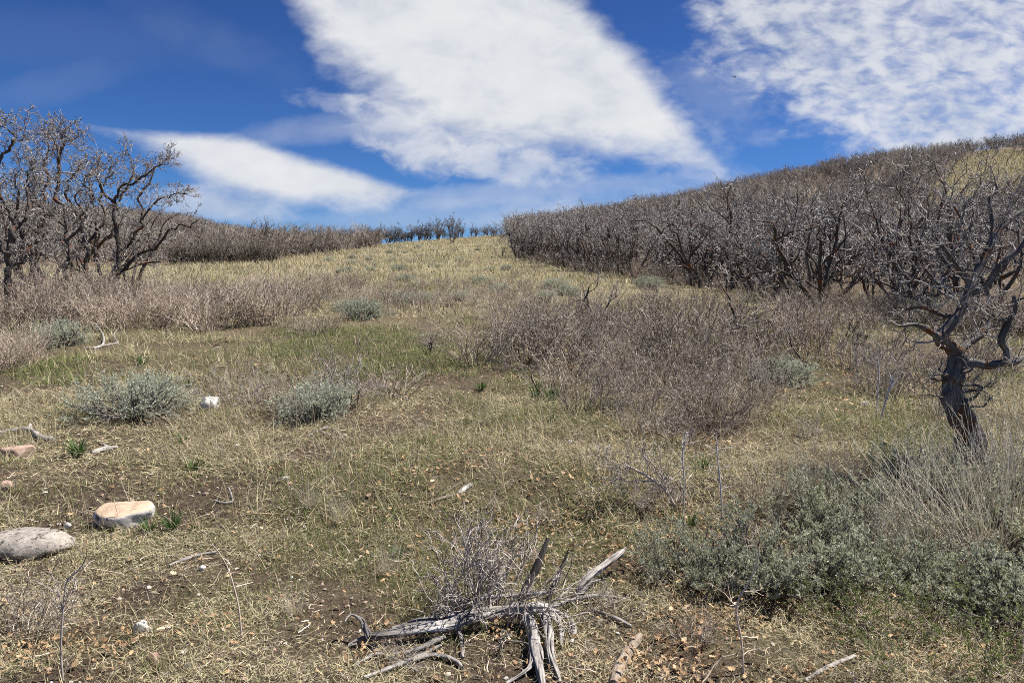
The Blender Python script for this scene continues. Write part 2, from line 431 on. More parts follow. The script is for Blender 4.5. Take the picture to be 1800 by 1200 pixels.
def leaves(mb, P, Dn, L, W, rng, tint):
    """narrow pointed leaves: two quads folded along the middle"""
    n = len(P); S = nrm(np.cross(Dn, rng.normal(0, 1, (n, 3)))); U = np.cross(S, Dn)
    L = L[:, None]; W = W[:, None]
    V = np.stack([P, P+Dn*L*.55+S*W+U*W*.3, P+Dn*L, P+Dn*L*.55-S*W+U*W*.3], 1)
    f = np.arange(n*4).reshape(n, 4)
    mb.add(V, f, 0, np.repeat(tint, 4))

def sage(seed, H, W, nleaf=7000, n0=26, label='', group=None, leafL=.022, round_=False, mat=None, name='sagebrush'):
    rng = np.random.default_rng(seed)
    a = rng.uniform(0, 6.28, n0); q = np.sqrt(rng.random(n0))
    P = np.stack([np.cos(a)*q*W*.12, np.sin(a)*q*W*.12, np.full(n0, -.03)], 1)
    D = np.stack([np.cos(a)*q*W/H*.62, np.sin(a)*q*W/H*.62, .35+.65*(1-q*q*.7)], 1)+rng.normal(0, .1, (n0, 3))
    tr = .02 if round_ else .12
    ln = np.sqrt((q*W*.5)**2+(H*(1-.55*q))**2)*.72*rng.uniform(*((.9, 1.02) if round_ else (.6, 1.15)), n0)
    lv = [dict(k=6, gn=.17, tr=tr*.6, tip=.4),
          dict(k=5, gn=.2, tr=tr, tip=.5, num=5, tmin=.3, ang=36, rl=.45, rr=.6, rmin=.0022),
          dict(k=4, gn=.2, tr=tr*1.4, tip=.6, num=4, tmin=.25, ang=40, rl=.45, rr=.6, rmin=.0015)]
    sk = rescale(skeleton(P, D, ln, rng.uniform(.006, .012, n0), lv, rng), H)
    root = thing(name, label, 'sagebrush', group=group)
    t = MB(); t.tubes(*sk[0], 5); t.tubes(*sk[1], 4); t.obj('stem', [SAGE_WOOD], root)
    c = MB(); c.tubes(*sk[2], 3, tint=np.full(len(sk[2][0]), .3))
    PP, k = sk[2][0], sk[2][0].shape[1]; n = len(PP)
    i = rng.integers(0, n, nleaf); s = rng.uniform(.25, 1, nleaf)**.7*(k-1); j = np.minimum(s.astype(int), k-2); fr = (s-j)[:, None]
    p = PP[i, j]*(1-fr)+PP[i, j+1]*fr; T = nrm(PP[i, j+1]-PP[i, j])
    d = nrm(T*.8+rng.normal(0, .55, (nleaf, 3))+np.array([0, 0, .35]))
    tw = rng.random(n)[i]*.5
    leaves(c, p, d, leafL*rng.uniform(.6, 1.3, nleaf), leafL*.16*rng.uniform(.7, 1.4, nleaf), rng, np.clip(tw+rng.random(nleaf)*.5, 0, 1))
    c.obj('foliage', [mat or SAGE_LEAF], root, smooth=False)
    return (root, *extent(sk))

def blades(mb, P, L, W, az, lean, curl, tint, k=4, mat=0):
    n = len(P); t = np.linspace(0, 1, k)
    d = np.stack([np.cos(az), np.sin(az), np.zeros(n)], 1)
    ang = lean[:, None] + curl[:, None]*t[None, :]
    step = L[:, None]/(k-1)
    hx = np.concatenate([np.zeros((n, 1)), np.cumsum(np.sin(ang[:, :-1])*step, 1)], 1)
    hz = np.concatenate([np.zeros((n, 1)), np.cumsum(np.cos(ang[:, :-1])*step, 1)], 1)
    C = P[:, None, :] + hx[..., None]*d[:, None, :] + hz[..., None]*np.array([0, 0, 1.0])
    side = nrm(np.stack([-d[:, 1], d[:, 0], np.zeros(n)], 1) + R_.normal(0, .35, (n, 3)))
    w = W[:, None]*np.clip(1.05-t**2, .08, 1)[None, :]
    mb.ribbons(C, w, side, mat, tint)

# ------------------------------------------------------------------ world
def world():
    w = bpy.data.worlds.new('World'); SC.world = w; w.use_nodes = True
    nt = w.node_tree; nt.nodes.clear()
    out = nd(nt, 'ShaderNodeOutputWorld'); bg = nd(nt, 'ShaderNodeBackground'); STR = .06
    bg.inputs['Strength'].default_value = STR
    sky = nd(nt, 'ShaderNodeTexSky', sky_type='NISHITA'); sky.sun_disc = False
    sky.sun_elevation = SUN_EL; sky.sun_rotation = SUN_AZ; sky.altitude = 2200; sky.air_density = 1.0; sky.dust_density = .2; sky.ozone_density = 3.0
    d = nd(nt, 'ShaderNodeTexCoord').outputs['Generated']
    sx = nd(nt, 'ShaderNodeSeparateXYZ'); lk(nt, d, sx.inputs[0])
    yy = mth(nt, 'MAXIMUM', sx.outputs[1], .05)
    K = F/100
    u = mth(nt, 'MULTIPLY', mth(nt, 'DIVIDE', sx.outputs[0], yy), K); v = mth(nt, 'MULTIPLY', mth(nt, 'DIVIDE', sx.outputs[2], yy), K)
    cb = nd(nt, 'ShaderNodeCombineXYZ'); lk(nt, u, cb.inputs[0]); lk(nt, v, cb.inputs[1]); uv = cb.outputs[0]
    def S(px, py):
        r = ray(px, py); return K*r[0]/r[1], K*r[2]/r[1]
    n_big = noise(nt, mapping(nt, uv, (.55, .9, 1)), 1.0, 6, .55, .3)
    n_mid = noise(nt, mapping(nt, uv, (1.6, 2.8, 1)), 1.0, 6, .6, .4)
    n_rip = noise(nt, mapping(nt, uv, (2.3, 4.8, 1)), 1.0, 4, .5, .35)
    def hp(p, q, wd):                       # positive to the right of p->q on the photo (clockwise outline), over softness wd
        a, b = S(*p), S(*q); dx, dy = b[0]-a[0], b[1]-a[1]; l = math.hypot(dx, dy)
        nx, ny = dy/l, -dx/l
        e = mth(nt, 'ADD', mth(nt, 'MULTIPLY', u, nx/wd), mth(nt, 'MULTIPLY_ADD', v, ny/wd, -(nx*a[0]+ny*a[1])/wd))
        return e
    def poly(edges):
        r = None
        for p, q, wd in edges:
            h = hp(p, q, wd); r = h if r is None else mth(nt, 'SMOOTH_MIN', r, h, .5)
        return r
    def mask(x, noises, lo=-.5, hi=1.0):
        for n, a in noises: x = mth(nt, 'ADD', x, mth(nt, 'MULTIPLY', mth(nt, 'SUBTRACT', n, .5), a))
        m = nd(nt, 'ShaderNodeMapRange', interpolation_type='SMOOTHSTEP'); lk(nt, x, m.inputs[0])
        m.inputs[1].default_value = lo; m.inputs[2].default_value = hi; return m.outputs[0]
    def band(c, half, ang, opac, na=1.2):
        cx, cy = S(*c); ca, sa = math.cos(math.radians(ang)), math.sin(math.radians(ang))
        du, dv = mth(nt, 'SUBTRACT', u, cx), mth(nt, 'SUBTRACT', v, cy)
        a = mth(nt, 'MULTIPLY', mth(nt, 'ADD', mth(nt, 'MULTIPLY', du, ca), mth(nt, 'MULTIPLY', dv, sa)), 100/half[0])
        b = mth(nt, 'MULTIPLY', mth(nt, 'SUBTRACT', mth(nt, 'MULTIPLY', dv, ca), mth(nt, 'MULTIPLY', du, sa)), 100/half[1])
        e = mth(nt, 'SUBTRACT', 1.0, mth(nt, 'ADD', mth(nt, 'MULTIPLY', a, a), mth(nt, 'MULTIPLY', b, b)))
        return mth(nt, 'MULTIPLY', mask(e, [(n_mid, na), (n_big, na)], -.6, 1.1), opac)
    A = mask(poly([((480, -60), (1000, -260), 1.0), ((985, -40), (1120, 88), .35), ((1120, 88), (1275, 305), .38), ((1275, 300), (740, 268), .62),
                   ((800, 300), (575, 120), .75), ((575, 130), (490, -40), .55)]), [(n_big, 1.0), (n_mid, .8), (n_rip, .55)], -.35, 1.1)
    B = mask(poly([((160, 224), (420, 236), .2), ((400, 232), (745, 334), .2), ((745, 334), (670, 378), .3), ((660, 372), (430, 362), .4), ((430, 360), (165, 220), .42)]),
             [(n_big, 1.1), (n_mid, .6), (n_rip, .2)], -.25, 1.0)
    C = mask(poly([((1232, 140), (1205, -80), .5), ((1200, -300), (1900, -300), .5), ((1480, 275), (1222, 108), .6)]), [(n_big, 2.0), (n_mid, 2.0), (n_rip, .8)], -.4, 1.5)
    mot = mth(nt, 'MULTIPLY_ADD', n_rip, 1.1, mth(nt, 'MULTIPLY', n_mid, 1.5))
    mm = nd(nt, 'ShaderNodeMapRange', interpolation_type='SMOOTHSTEP'); lk(nt, mot, mm.inputs[0])
    mm.inputs[1].default_value = .85; mm.inputs[2].default_value = 1.6; mm.inputs[3].default_value = .28; mm.inputs[4].default_value = .86
    C = mth(nt, 'MULTIPLY', C, mm.outputs[0])
    A = mth(nt, 'MULTIPLY', A, .98); B = mth(nt, 'MULTIPLY', B, .95)
    tot = None
    for x in (A, B, C, band((390, 362), (120, 30), -6, .6), band((950, 335), (330, 22), 4, .32), band((820, 378), (330, 26), 2, .25), band((1080, 372), (260, 34), 6, .32),
              band((600, 222), (190, 26), 7, .22), band((640, 222), (90, 14), 6, .1), band((100, 150), (130, 30), 12, .05), band((60, 60), (420, 50), -4, .025), band((350, 60), (180, 40), -25, .03),
              band((565, 178), (60, 16), -8, .3, 3.4), band((1180, 250), (110, 60), -20, .14, 3.4), band((720, 250), (110, 50), -25, .55, 2.9), band((870, 285), (190, 34), -5, .6, 2.9),
              band((1270, 180), (100, 60), -25, .15, 3.2)):
        inv = mth(nt, 'SUBTRACT', 1.0, x); tot = inv if tot is None else mth(nt, 'MULTIPLY', tot, inv)
    cov = mth(nt, 'SUBTRACT', 1.0, tot)
    fr = mth(nt, 'MULTIPLY', mth(nt, 'SUBTRACT', sx.outputs[1], .12), 6.0, clamp=True)      # thin out towards the sides and behind
    cov = mth(nt, 'MULTIPLY', cov, fr)
    lowk = mth(nt, 'MULTIPLY_ADD', sx.outputs[2], -3.2, 1.15, clamp=True)      # paler, greener blue low in the sky
    base = mixc(nt, 1.0, sky.outputs[0], mixc(nt, lowk, SKY_TINT, (.31, .56, .90)), 'MULTIPLY')
    g = mth(nt, 'MULTIPLY_ADD', n_big, .9, mth(nt, 'MULTIPLY', n_mid, .35))
    cl = ramp(nt, g, [(.40, (.60, .645, .72)), (.62, (.78, .80, .835)), (.85, (.88, .885, .90))])
    cs = nd(nt, 'ShaderNodeVectorMath', operation='SCALE'); lk(nt, cl, cs.inputs[0]); cs.inputs['Scale'].default_value = CLOUD/STR
    lk(nt, mixc(nt, cov, base, cs.outputs[0]), bg.inputs['Color']); lk(nt, bg.outputs[0], out.inputs[0])
    w.cycles.sampling_method = 'MANUAL'; w.cycles.sample_map_resolution = 1024
SKY_TINT = (.25, .42, .77); CLOUD = .53
world()

sl = bpy.data.lights.new('sun', 'SUN'); sl.energy = 5.0; sl.angle = math.radians(.53); sl.color = (1, .955, .89)
so = bpy.data.objects.new('sun', sl); COL.objects.link(so)
sd = np.array([math.sin(SUN_AZ)*math.cos(SUN_EL), math.cos(SUN_AZ)*math.cos(SUN_EL), math.sin(SUN_EL)])
from mathutils import Vector
so.rotation_euler = Vector(sd).to_track_quat('Z', 'Y').to_euler(); so.location = (20, 10, 40)
cd = bpy.data.cameras.new('camera'); co = bpy.data.objects.new('camera', cd); COL.objects.link(co); SC.camera = co
cd.sensor_fit = 'HORIZONTAL'; cd.sensor_width = 36; cd.lens = 36*F/1800; cd.clip_end = 4000; cd.clip_start = .05
co.location = CAM; co.rotation_euler = (math.pi/2-PITCH, 0, 0)
SC.view_settings.view_transform = 'Standard'; SC.view_settings.look = 'None'; SC.view_settings.exposure = 0.88; SC.view_settings.gamma = 1
SC.render.engine = 'CYCLES'; SC.cycles.max_bounces = 6; SC.cycles.diffuse_bounces = 3; SC.cycles.transmission_bounces = 3
SC.cycles.use_adaptive_sampling = False
SC.cycles.use_denoising = False
SC.cycles.pixel_filter_type = 'BLACKMAN_HARRIS'; SC.cycles.filter_width = 0.95

# ------------------------------------------------------------------ ground cover masks (world positions)
def spots(lst): 
    return [(at(px, py)[:2], r) for px, py, r in lst]
DIRT = spots([(850, 1145, .28), (760, 1125, .16), (100, 1200, .22), (250, 1040, .16), (60, 945, .3), (360, 870, .4), (680, 755, .28), (480, 740, .3), (170, 880, .3), (900, 1185, .2),
              (640, 1080, .18), (540, 800, .3), (300, 735, .3), (1090, 1000, .2)])
LEAFY = spots([(700, 820, .5), (800, 840, .5), (900, 870, .45), (90, 1130, .4), (500, 1150, .3), (1200, 1100, .6), (1400, 1150, .5), (1000, 960, .5), (1100, 880, .5), (1000, 1060, .5), (1250, 980, .5),
               (1300, 690, .9), (1200, 740, .7), (1500, 650, 1.3), (1000, 640, .8), (1600, 1150, .4), (1150, 1180, .3), (900, 960, .4), (300, 1150, .3), (1450, 620, 1.2), (650, 1160, .3), (1690, 700, .6), (1250, 640, 1.2)])
GREEN = spots([(760, 670, 1.0), (700, 620, 1.3), (820, 720, .7), (1560, 740, .9), (1480, 700, .8), (560, 1000, .35), (300, 950, .3), (600, 900, .4), (60, 660, .8), (960, 720, .6), (1000, 870, .4), (250, 880, .3),
               (750, 790, .4), (1700, 780, .7), (420, 1060, .3), (560, 1100, .2), (640, 600, 1.5), (1600, 680, .9)])
def influence(X, Y, lst):
    v = np.zeros(np.shape(X))
    for (c, r) in lst:
        d2 = ((X-c[0])**2+(Y-c[1])**2)/(r*r); v = np.maximum(v, np.exp(-d2*1.1))
    return v
EDGE = [at(px, py) for px, py in ((905, 452), (950, 462), (1050, 482), (1150, 497), (1250, 507), (1350, 528), (1450, 545), (1550, 560), (1650, 576), (1750, 590), (1850, 602), (2000, 620))]
EDGE = np.array(EDGE)
EU = [project(e)[0] for e in EDGE]; ED = np.array([depth_of(e) for e in EDGE])
def oakland(X, Y):
    """1 where oak brush covers the slope"""
    X = np.asarray(X, float); Y = np.asarray(Y, float)
    u = 900+F*X/np.maximum(Y, 1)
    d = np.interp(u, EU, ED, left=999)
    r = np.clip((Y-d+.5)/2.5, 0, 1)*(u > 895)
    ld = np.interp(u, [-400, 0, 300, 480, 520, 600, 640, 900], [40, 42, 46, 47, 57, 66, 80, 90])
    l = np.clip((Y-ld)/3, 0, 1)*(u <= 895)*(u < 660)
    return np.maximum(r, l)

def opening(px, py):
    w = 14*(vnoise(px/38, py/16, 5)-.5)
    a = 1-np.hypot((px-1790)/120, (py+w-300)/36); b = 1-np.hypot((px-1700)/70, (py+w-335)/22)
    return np.clip(.5+np.maximum(a, b)*2, 0, 1)
# ------------------------------------------------------------------ ground sheet
def axis(fine, step, far, g):
    a = [0.0]; s = step
    while a[-1] < far:
        if a[-1] > fine: s *= g
        a.append(a[-1]+s)
    return np.array(a)
def ground():
    xa = axis(3.2, .05, 650, 1.035); xs = np.concatenate([-xa[:0:-1], xa])
    ya = axis(6.0, .05, 700, 1.028)+1.5; yb = 1.5-axis(.3, .15, 60, 1.2)[1:]
    ys = np.concatenate([yb[::-1], ya])
    X, Y = np.meshgrid(xs, ys); Z = height(X, Y)
    ny, nx = X.shape; i = np.arange(nx*ny).reshape(ny, nx)
    fc = np.stack([i[:-1, :-1], i[:-1, 1:], i[1:, 1:], i[1:, :-1]], -1).reshape(-1, 4)
    far = np.clip((Y-9)/14, 0, 1)*.85
    ok = oakland(X, Y)*(1-opening(*project(np.stack([X, Y, Z], -1)))*(Y > 40)); dt = np.clip(influence(X, Y, DIRT)*1.3, 0, 1)
    mb = MB(); mb.add(np.stack([X, Y, Z], -1), fc, 0, far, np.stack([ok, dt, ok*0], -1))
    tag(mb.obj('ground', [ground_mat()]), kind='structure')
ground()

# ------------------------------------------------------------------ grass (stuff)
def scatter(y0, y1, dens, side=.98):
    n = int(dens*(side*(y1*y1-y0*y0)+3.6*(y1-y0)))
    Y = np.sqrt(R_.uniform(y0*y0, y1*y1, n)); X = R_.uniform(-1, 1, n)*(side*Y+1.8)
    return X, Y
def grass():
    mb = MB()
    def lay(y0, y1, dens, L, W, flat, k, green=.28, keep=None, clump=1.2, tints=None):
        X, Y = scatter(y0, y1, dens)
        dirt, leafy, gr = influence(X, Y, DIRT), influence(X, Y, LEAFY), influence(X, Y, GREEN)
        cl = fbm(X*clump, Y*clump, 31, 3); cl2 = fbm(X*.35, Y*.35, 57, 2)
        p = np.clip(.25+3.0*(cl-.42)+.8*(cl2-.5), .05, 1)*(1-.9*dirt)*(1-.3*leafy)
        if keep is not None: p = p*keep(X, Y)
        m = R_.random(len(X)) < p
        X, Y, gr, cl, cl2 = X[m], Y[m], gr[m], cl[m], cl2[m]; n = len(X)
        P = np.stack([X, Y, height(X, Y)-.004], 1)
        isg = R_.random(n) < np.clip(green*(.35+1.7*gr+4.0*np.clip(fbm(X*.8, Y*.8, 77, 3)-.46, 0, 1)), 0, .8)
        tint = np.where(isg, R_.uniform(.8, 1, n), np.clip(R_.beta(.85, .85, n)*.76+(cl2-.45)*.35, 0, .76))
        if tints: tint = R_.uniform(tints[0], tints[1], n)
        ln = L*R_.lognormal(0, .38, n)*np.where(isg, .75, 1)*(.7+.6*cl)
        lean = np.where(R_.random(n) < flat, R_.uniform(1.1, 1.56, n), R_.uniform(.05, .9, n)); lean = np.where(isg, R_.uniform(.05, .8, n), lean)
        curl = np.where(lean > 1, R_.normal(0, .3, n), R_.uniform(.1, 1.1, n))
        P[:, 2] += np.where(lean > 1, R_.exponential(.014, n), 0)
        blades(mb, P, ln, W*R_.uniform(.6, 1.4, n), R_.uniform(0, 6.28, n), lean, curl, tint, k)
    lay(1.6, 4.2, 21000, .034, .0010, .62, 4, .68)
    lay(1.6, 4.2, 1000, .10, .0010, .6, 5, .10)
    lay(1.6, 4.2, 6500, .026, .0013, .97, 3, .0, clump=2.5, tints=(0, .3))
    lay(1.6, 4.2, 3500, .022, .0014, .97, 3, .0, clump=2.5, tints=(.62, .74))
    lay(4.2, 8.0, 1800, .045, .0020, .97, 3, .0, clump=2.0, tints=(0, .3))
    lay(4.2, 8.0, 5200, .055, .0016, .5, 4, .68)
    lay(4.2, 8.0, 650, .17, .0017, .45, 4, .10)
    lay(8.0, 14., 1250, .12, .0030, .40, 4, .62)
    nook = lambda X, Y: 1-.75*oakland(X, Y)
    lay(14., 26., 330, .18, .0055, .30, 3, .40, nook, .8)
    lay(26., 50., 105, .21, .011, .25, 3, .30, nook, .5)
    lay(50., 112., 40, .24, .020, .25, 3, .30, nook, .3)
    for px, py, wpx in ((212, 932, 92), (35, 1012, 135), (366, 730, 32), (28, 818, 52), (246, 1122, 32), (268, 1180, 26), (501, 847, 16), (1522, 718, 20), (8, 868, 24), (345, 930, 14), (800, 1120, 300)):
        c = at(px, py); w = wpx/F*depth_of(c)/2; n = int(90+w*700); a = R_.uniform(0, 6.28, n); rr = w*R_.uniform(.92, 1.35, n)
        X = c[0]+np.cos(a)*rr; Y = c[1]+w*.5+np.sin(a)*rr*.72; P = np.stack([X, Y, height(X, Y)-.004], 1); g = R_.random(n) < .45
        blades(mb, P, R_.lognormal(-2.8, .35, n), np.full(n, .0013)*(1+c[1]*.06), R_.uniform(0, 6.28, n), R_.uniform(.1, 1.2, n), R_.uniform(0, 1, n), np.where(g, R_.uniform(.8, 1, n), R_.uniform(0, .7, n)), 4)
    # grassy opening high on the right-hand slope
    X = R_.uniform(45, 130, 110000); Y = R_.uniform(60, 155, 110000); P = np.stack([X, Y, height(X, Y)], 1)
    px, py = project(P); m = opening(px, py) > .4; P = P[m]; n = len(P)
    blades(mb, P, R_.uniform(.25, .5, n), R_.uniform(.02, .05, n), R_.uniform(0, 6.28, n), R_.uniform(.05, .7, n), R_.uniform(0, 1, n), np.where(R_.random(n) < .22, R_.uniform(.8, .9, n), R_.uniform(.3, .74, n)), 3)
    tag(mb.obj('grass', [GRASS], smooth=False), 'short dry straw coloured grass with green blades covering the meadow', 'grass', kind='stuff')
grass()

def litter():
    mb = MB(); rng = R_
    sh = np.array([(0, 0), (.16, .10), (.24, .26), (.40, .12), (.52, .30), (.66, .14), (.80, .22), (1, 0)])   # half outline of a lobed oak leaf
    def put(X, Y, s, lift):
        n = len(X); k = len(sh)
        az = rng.uniform(0, 6.28, n); pitch = rng.normal(0, .5, n); roll = rng.normal(0, .8, n)
        d = np.stack([np.cos(az)*np.cos(pitch), np.sin(az)*np.cos(pitch), np.sin(pitch)], 1)
        q = nrm(np.cross(d, np.array([0, 0, 1.0]))); up = np.cross(q, d)
        q2 = q*np.cos(roll)[:, None]+up*np.sin(roll)[:, None]; up2 = np.cross(q2, d)
        P = np.stack([X, Y, height(X, Y)+lift], 1); cur = rng.uniform(-.2, .9, n)
        rows = []
        for x, y in sh:
            c = P + d*(x-.5)*s[:, None] + up2*(cur*((x-.5)**2)*2*s)[:, None]
            e = .25*y
            rows.append(np.stack([c-q2*(y*s)[:, None]+up2*(e*s*cur*2)[:, None], c+q2*(y*s)[:, None]+up2*(e*s*cur*2)[:, None]], 1))
        V = np.stack(rows, 1); i = np.arange(n*k*2).reshape(n, k, 2)
        fc = np.stack([i[:, :-1, 0], i[:, :-1, 1], i[:, 1:, 1], i[:, 1:, 0]], -1).reshape(-1, 4)
        mb.add(V, fc, 0, np.repeat(rng.beta(2, 2, n), k*2))
    for y0, y1, dens, size in ((1.7, 4.5, 2600, .021), (4.5, 9, 800, .029), (9, 17, 200, .045)):
        X, Y = scatter(y0, y1, dens); lf = influence(X, Y, LEAFY)*(1-.4*influence(X, Y, DIRT)); m = rng.random(len(X)) < .035+.85*lf*np.clip(fbm(X*3.2, Y*3.2, 41, 3)*5-2.1, .04, 1)
        X, Y = X[m], Y[m]; put(X, Y, size*np.clip(rng.lognormal(0, .4, len(X)), .3, 1.9), rng.exponential(.012, len(X))+.006)
    tag(mb.obj('leaf_litter', [LITTER], smooth=False), 'tan and orange dead oak leaves strewn over the ground', 'leaves', kind='stuff')
litter()

def twig_litter():
    mb = MB(); rng = R_
    for y0, y1, dens in ((1.7, 4.5, 38), (4.5, 9, 14), (9, 15, 4)):
        X, Y = scatter(y0, y1, dens); n = len(X); az = rng.uniform(0, 6.28, n); L = rng.lognormal(-2.75, .5, n)
        P = np.stack([X, Y, height(X, Y)+rng.uniform(.004, .03, n)], 1); D = np.stack([np.cos(az), np.sin(az), rng.normal(0, .12, n)], 1)
        a, r = grow(P, D, L, rng.uniform(.0013, .0035, n)*(1+y0/12), 5, .32, 0, .5, rng)
        mb.tubes(a, r, 4, tint=rng.random(n))
    tag(mb.obj('twig_litter', [PALE_TWIG]), 'thin grey broken twigs scattered among the grass', 'twigs', kind='stuff')
twig_litter()

# ------------------------------------------------------------------ stones
def rock_mesh(size, seed, planes=9, flat=None, sub=4, rough=.05):
    rng = np.random.default_rng(seed); bm = bmesh.new(); bmesh.ops.create_icosphere(bm, subdivisions=sub, radius=1)
    V = np.array([v.co[:] for v in bm.verts]); fc = np.array([[v.index for v in f.verts] for f in bm.faces]); bm.free()
    for i in range(planes):
        d = nrm(rng.normal(0, 1, 3)); h = rng.uniform(.62, .9); e = V@d-h
        V = V - np.maximum(e, 0)[:, None]*d*.92
    if flat: e = V[:, 2]-flat; V[:, 2] -= np.maximum(e, 0)*.9
    n = fbm(V[:, 0]*2+V[:, 2]*1.3+7*seed, V[:, 1]*2-V[:, 2]*1.7, seed, 4)-.5
    n2 = fbm(V[:, 0]*7+V[:, 2]*4+3*seed, V[:, 1]*7-V[:, 2]*5, seed+5, 3)-.5
    V = V*(1+rough*4*n+rough*1.3*n2)[:, None]
    return V*np.array(size), fc
ROCKS = {
 'tan': rock_mat('tan_stone', [(.3, (.24, .165, .115)), (.5, (.48, .355, .25)), (.65, (.64, .505, .38))], None, True, 11),
 'grey': rock_mat('grey_speckled_stone', [(.33, (.10, .088, .075)), (.46, (.27, .24, .21)), (.58, (.41, .365, .315)), (.7, (.54, .47, .41))], (.07, .065, .055), None, 12),
 'pink': rock_mat('pink_stone', [(.3, (.19, .125, .092)), (.5, (.40, .28, .215)), (.66, (.55, .43, .345))], None, None, 10),
 'white': rock_mat('white_stone', [(.3, (.30, .27, .23)), (.5, (.62, .59, .53)), (.68, (.74, .71, .66))], (.30, .27, .22), None, 14),
 'red': rock_mat('red_stone', [(.3, (.13, .075, .055)), (.5, (.26, .165, .125)), (.68, (.38, .265, .21))], None, None, 18)}
def stone(px, py, wpx, hpx, kind, label, seed, sink=.35, flat=None, deep=.8, rz=0, planes=9, name='stone', tilt=0.0):
    p = at(px, py); d = depth_of(p); w = wpx/F*d; h = hpx/F*d
    V, fc = rock_mesh((w/2*1.08, w/2*deep, h*.75), seed, planes, flat)
    mb = MB(); mb.add(V, fc); o = mb.obj(name, [ROCKS[kind]], smooth=True)
    o.location = [float(v) for v in (p[0], p[1]+w*.25*deep, height(p[0], p[1]+w*.25*deep)+h*(.62-2*.75*sink*.75))]; o.rotation_euler = (tilt, 0, rz)
    tag(o, label, 'stone')
stone(212, 924, 92, 38, 'tan', 'flat topped orange tan stone with white lichen on its side', 3, .22, .4, .72, .15, 6, tilt=.3)
stone(35, 986, 135, 52, 'grey', 'large rounded grey speckled boulder half buried at the left edge', 8, .34, .75, .75, .2, 11, 'boulder')
stone(366, 722, 34, 28, 'white', 'round white stone standing beside the low silver sagebrush', 6, .22, .6, .85, .4, 13)
stone(26, 806, 52, 30, 'pink', 'long pinkish stone lying in grass left of the dark green tuft', 12, .3, .5, .6, .5)
stone(246, 1117, 32, 20, 'white', 'white stone in the bare patch near the bottom left dead leaves', 15, .2, None, .8)
stone(251, 1101, 13, 11, 'white', 'small white pebble touching the white stone from behind', 16, .2)
stone(268, 1172, 26, 24, 'red', 'reddish brown stone at the bottom left below the white stone', 17, .3)
stone(501, 845, 16, 9, 'white', 'small flat white stone alone on bare soil left of centre', 18, .2, .4)
stone(8, 862, 22, 16, 'pink', 'small pink stone cut by the left edge above the grey boulder', 19, .3)
stone(118, 930, 12, 10, 'white', 'cream pebble on dark soil between grey boulder and tan stone', 20, .2)
stone(345, 928, 12, 9, 'pink', 'pale pink pebble just right of the tan stone', 21, .2)
stone(1522, 715, 20, 9, 'grey', 'small grey stone in grass behind the bleached forked stalk', 22, .3)
stone(1002, 782, 9, 8, 'white', 'white pebble on short grass above the stump', 23, .2)
stone(355, 1002, 11, 9, 'white', 'whitish pebble right of the pale curved stick', 24, .2)
stone(692, 345+75, 18, 12, 'white', 'pale boulder on the grassy crest beside the ridge oaks', 25, .2, None, .8, 0, 7, 'boulder')
stone(522, 446, 12, 9, 'white', 'distant pale rock on the slope at the grass edge', 26, .2, None, .8, 0, 7, 'boulder')
def gravel():
    mb = MB(); rng = R_
    V0, f0 = rock_mesh((1, 1, .7), 40, 5, None, 1, .1)
    for y0, y1, dens, s in ((1.7, 4.5, 240, .008), (4.5, 9, 50, .013)):
        X, Y = scatter(y0, y1, dens); m = rng.random(len(X)) < .25+.75*influence(X, Y, DIRT)+.2*(vnoise(X, Y, 91) > .6); X, Y = X[m], Y[m]; n = len(X)
        sc = s*np.clip(rng.lognormal(0, .5, n), .3, 1.9); A = rng.normal(0, 1, (n, 3, 3)); Q = np.linalg.qr(A)[0]
        V = np.einsum('nij,vj->nvi', Q, V0)*sc[:, None, None]; V[..., 2] *= .7
        V += np.stack([X, Y, height(X, Y)+sc*.25], 1)[:, None, :]
        fc = (f0[None]+np.arange(n)[:, None, None]*len(V0)).reshape(-1, 3)
        mb.add(V, fc, 0, np.repeat(rng.random(n), len(V0)))
    m, nt = new_mat('gravel_stone')
    c = ramp(nt, attr(nt, 'tint').outputs['Fac'], [(0, (.20, .145, .105)), (.3, (.36, .27, .20)), (.6, (.48, .36, .27)), (.85, (.60, .55, .48)), (1, (.72, .68, .62))])
    c = mixc(nt, .35, c, mixc(nt, noise(nt, nd(nt, 'ShaderNodeTexCoord').outputs['Object'], 90, 4, .7), (.12, .1, .08), (.7, .62, .52)), 'MULTIPLY')
    finish(nt, c, .9)
    tag(mb.obj('gravel', [m], smooth=False), 'small tan and pinkish pebbles on the soil', 'gravel', kind='stuff')
gravel()

# ------------------------------------------------------------------ dead wood, hand drawn
def smooth_path(pts, n):
    P = np.array(pts, float); k = len(P)
    t = np.linspace(0, k-1, n); i = np.minimum(t.astype(int), k-2); f = (t-i)[:, None]
    g = lambda j: P[np.clip(j, 0, k-1)]
    a, b, c, d = g(i-1), g(i), g(i+1), g(i+2)
    return .5*((2*b)+(c-a)*f+(2*a-5*b+4*c-d)*f*f+(3*b-a-3*c+d)*f**3)
def groovy(seed, amp=.22, lobes=7):
    rng = np.random.default_rng(seed); ph = rng.uniform(0, 6.28, 6); ks = rng.integers(2, lobes+1, 6)
    def g(a, s, r):
        v = 1
        for p, k in zip(ph, ks): v = v + amp/2.6*np.sin(k*a+p+s*(2.5+.6*k)+.6*np.sin(s*9+p))
        w = np.abs(np.sin(a*9+s*3+ph[0]))**.6
        return np.maximum(v*(.86+.16*w), .35)
    return g
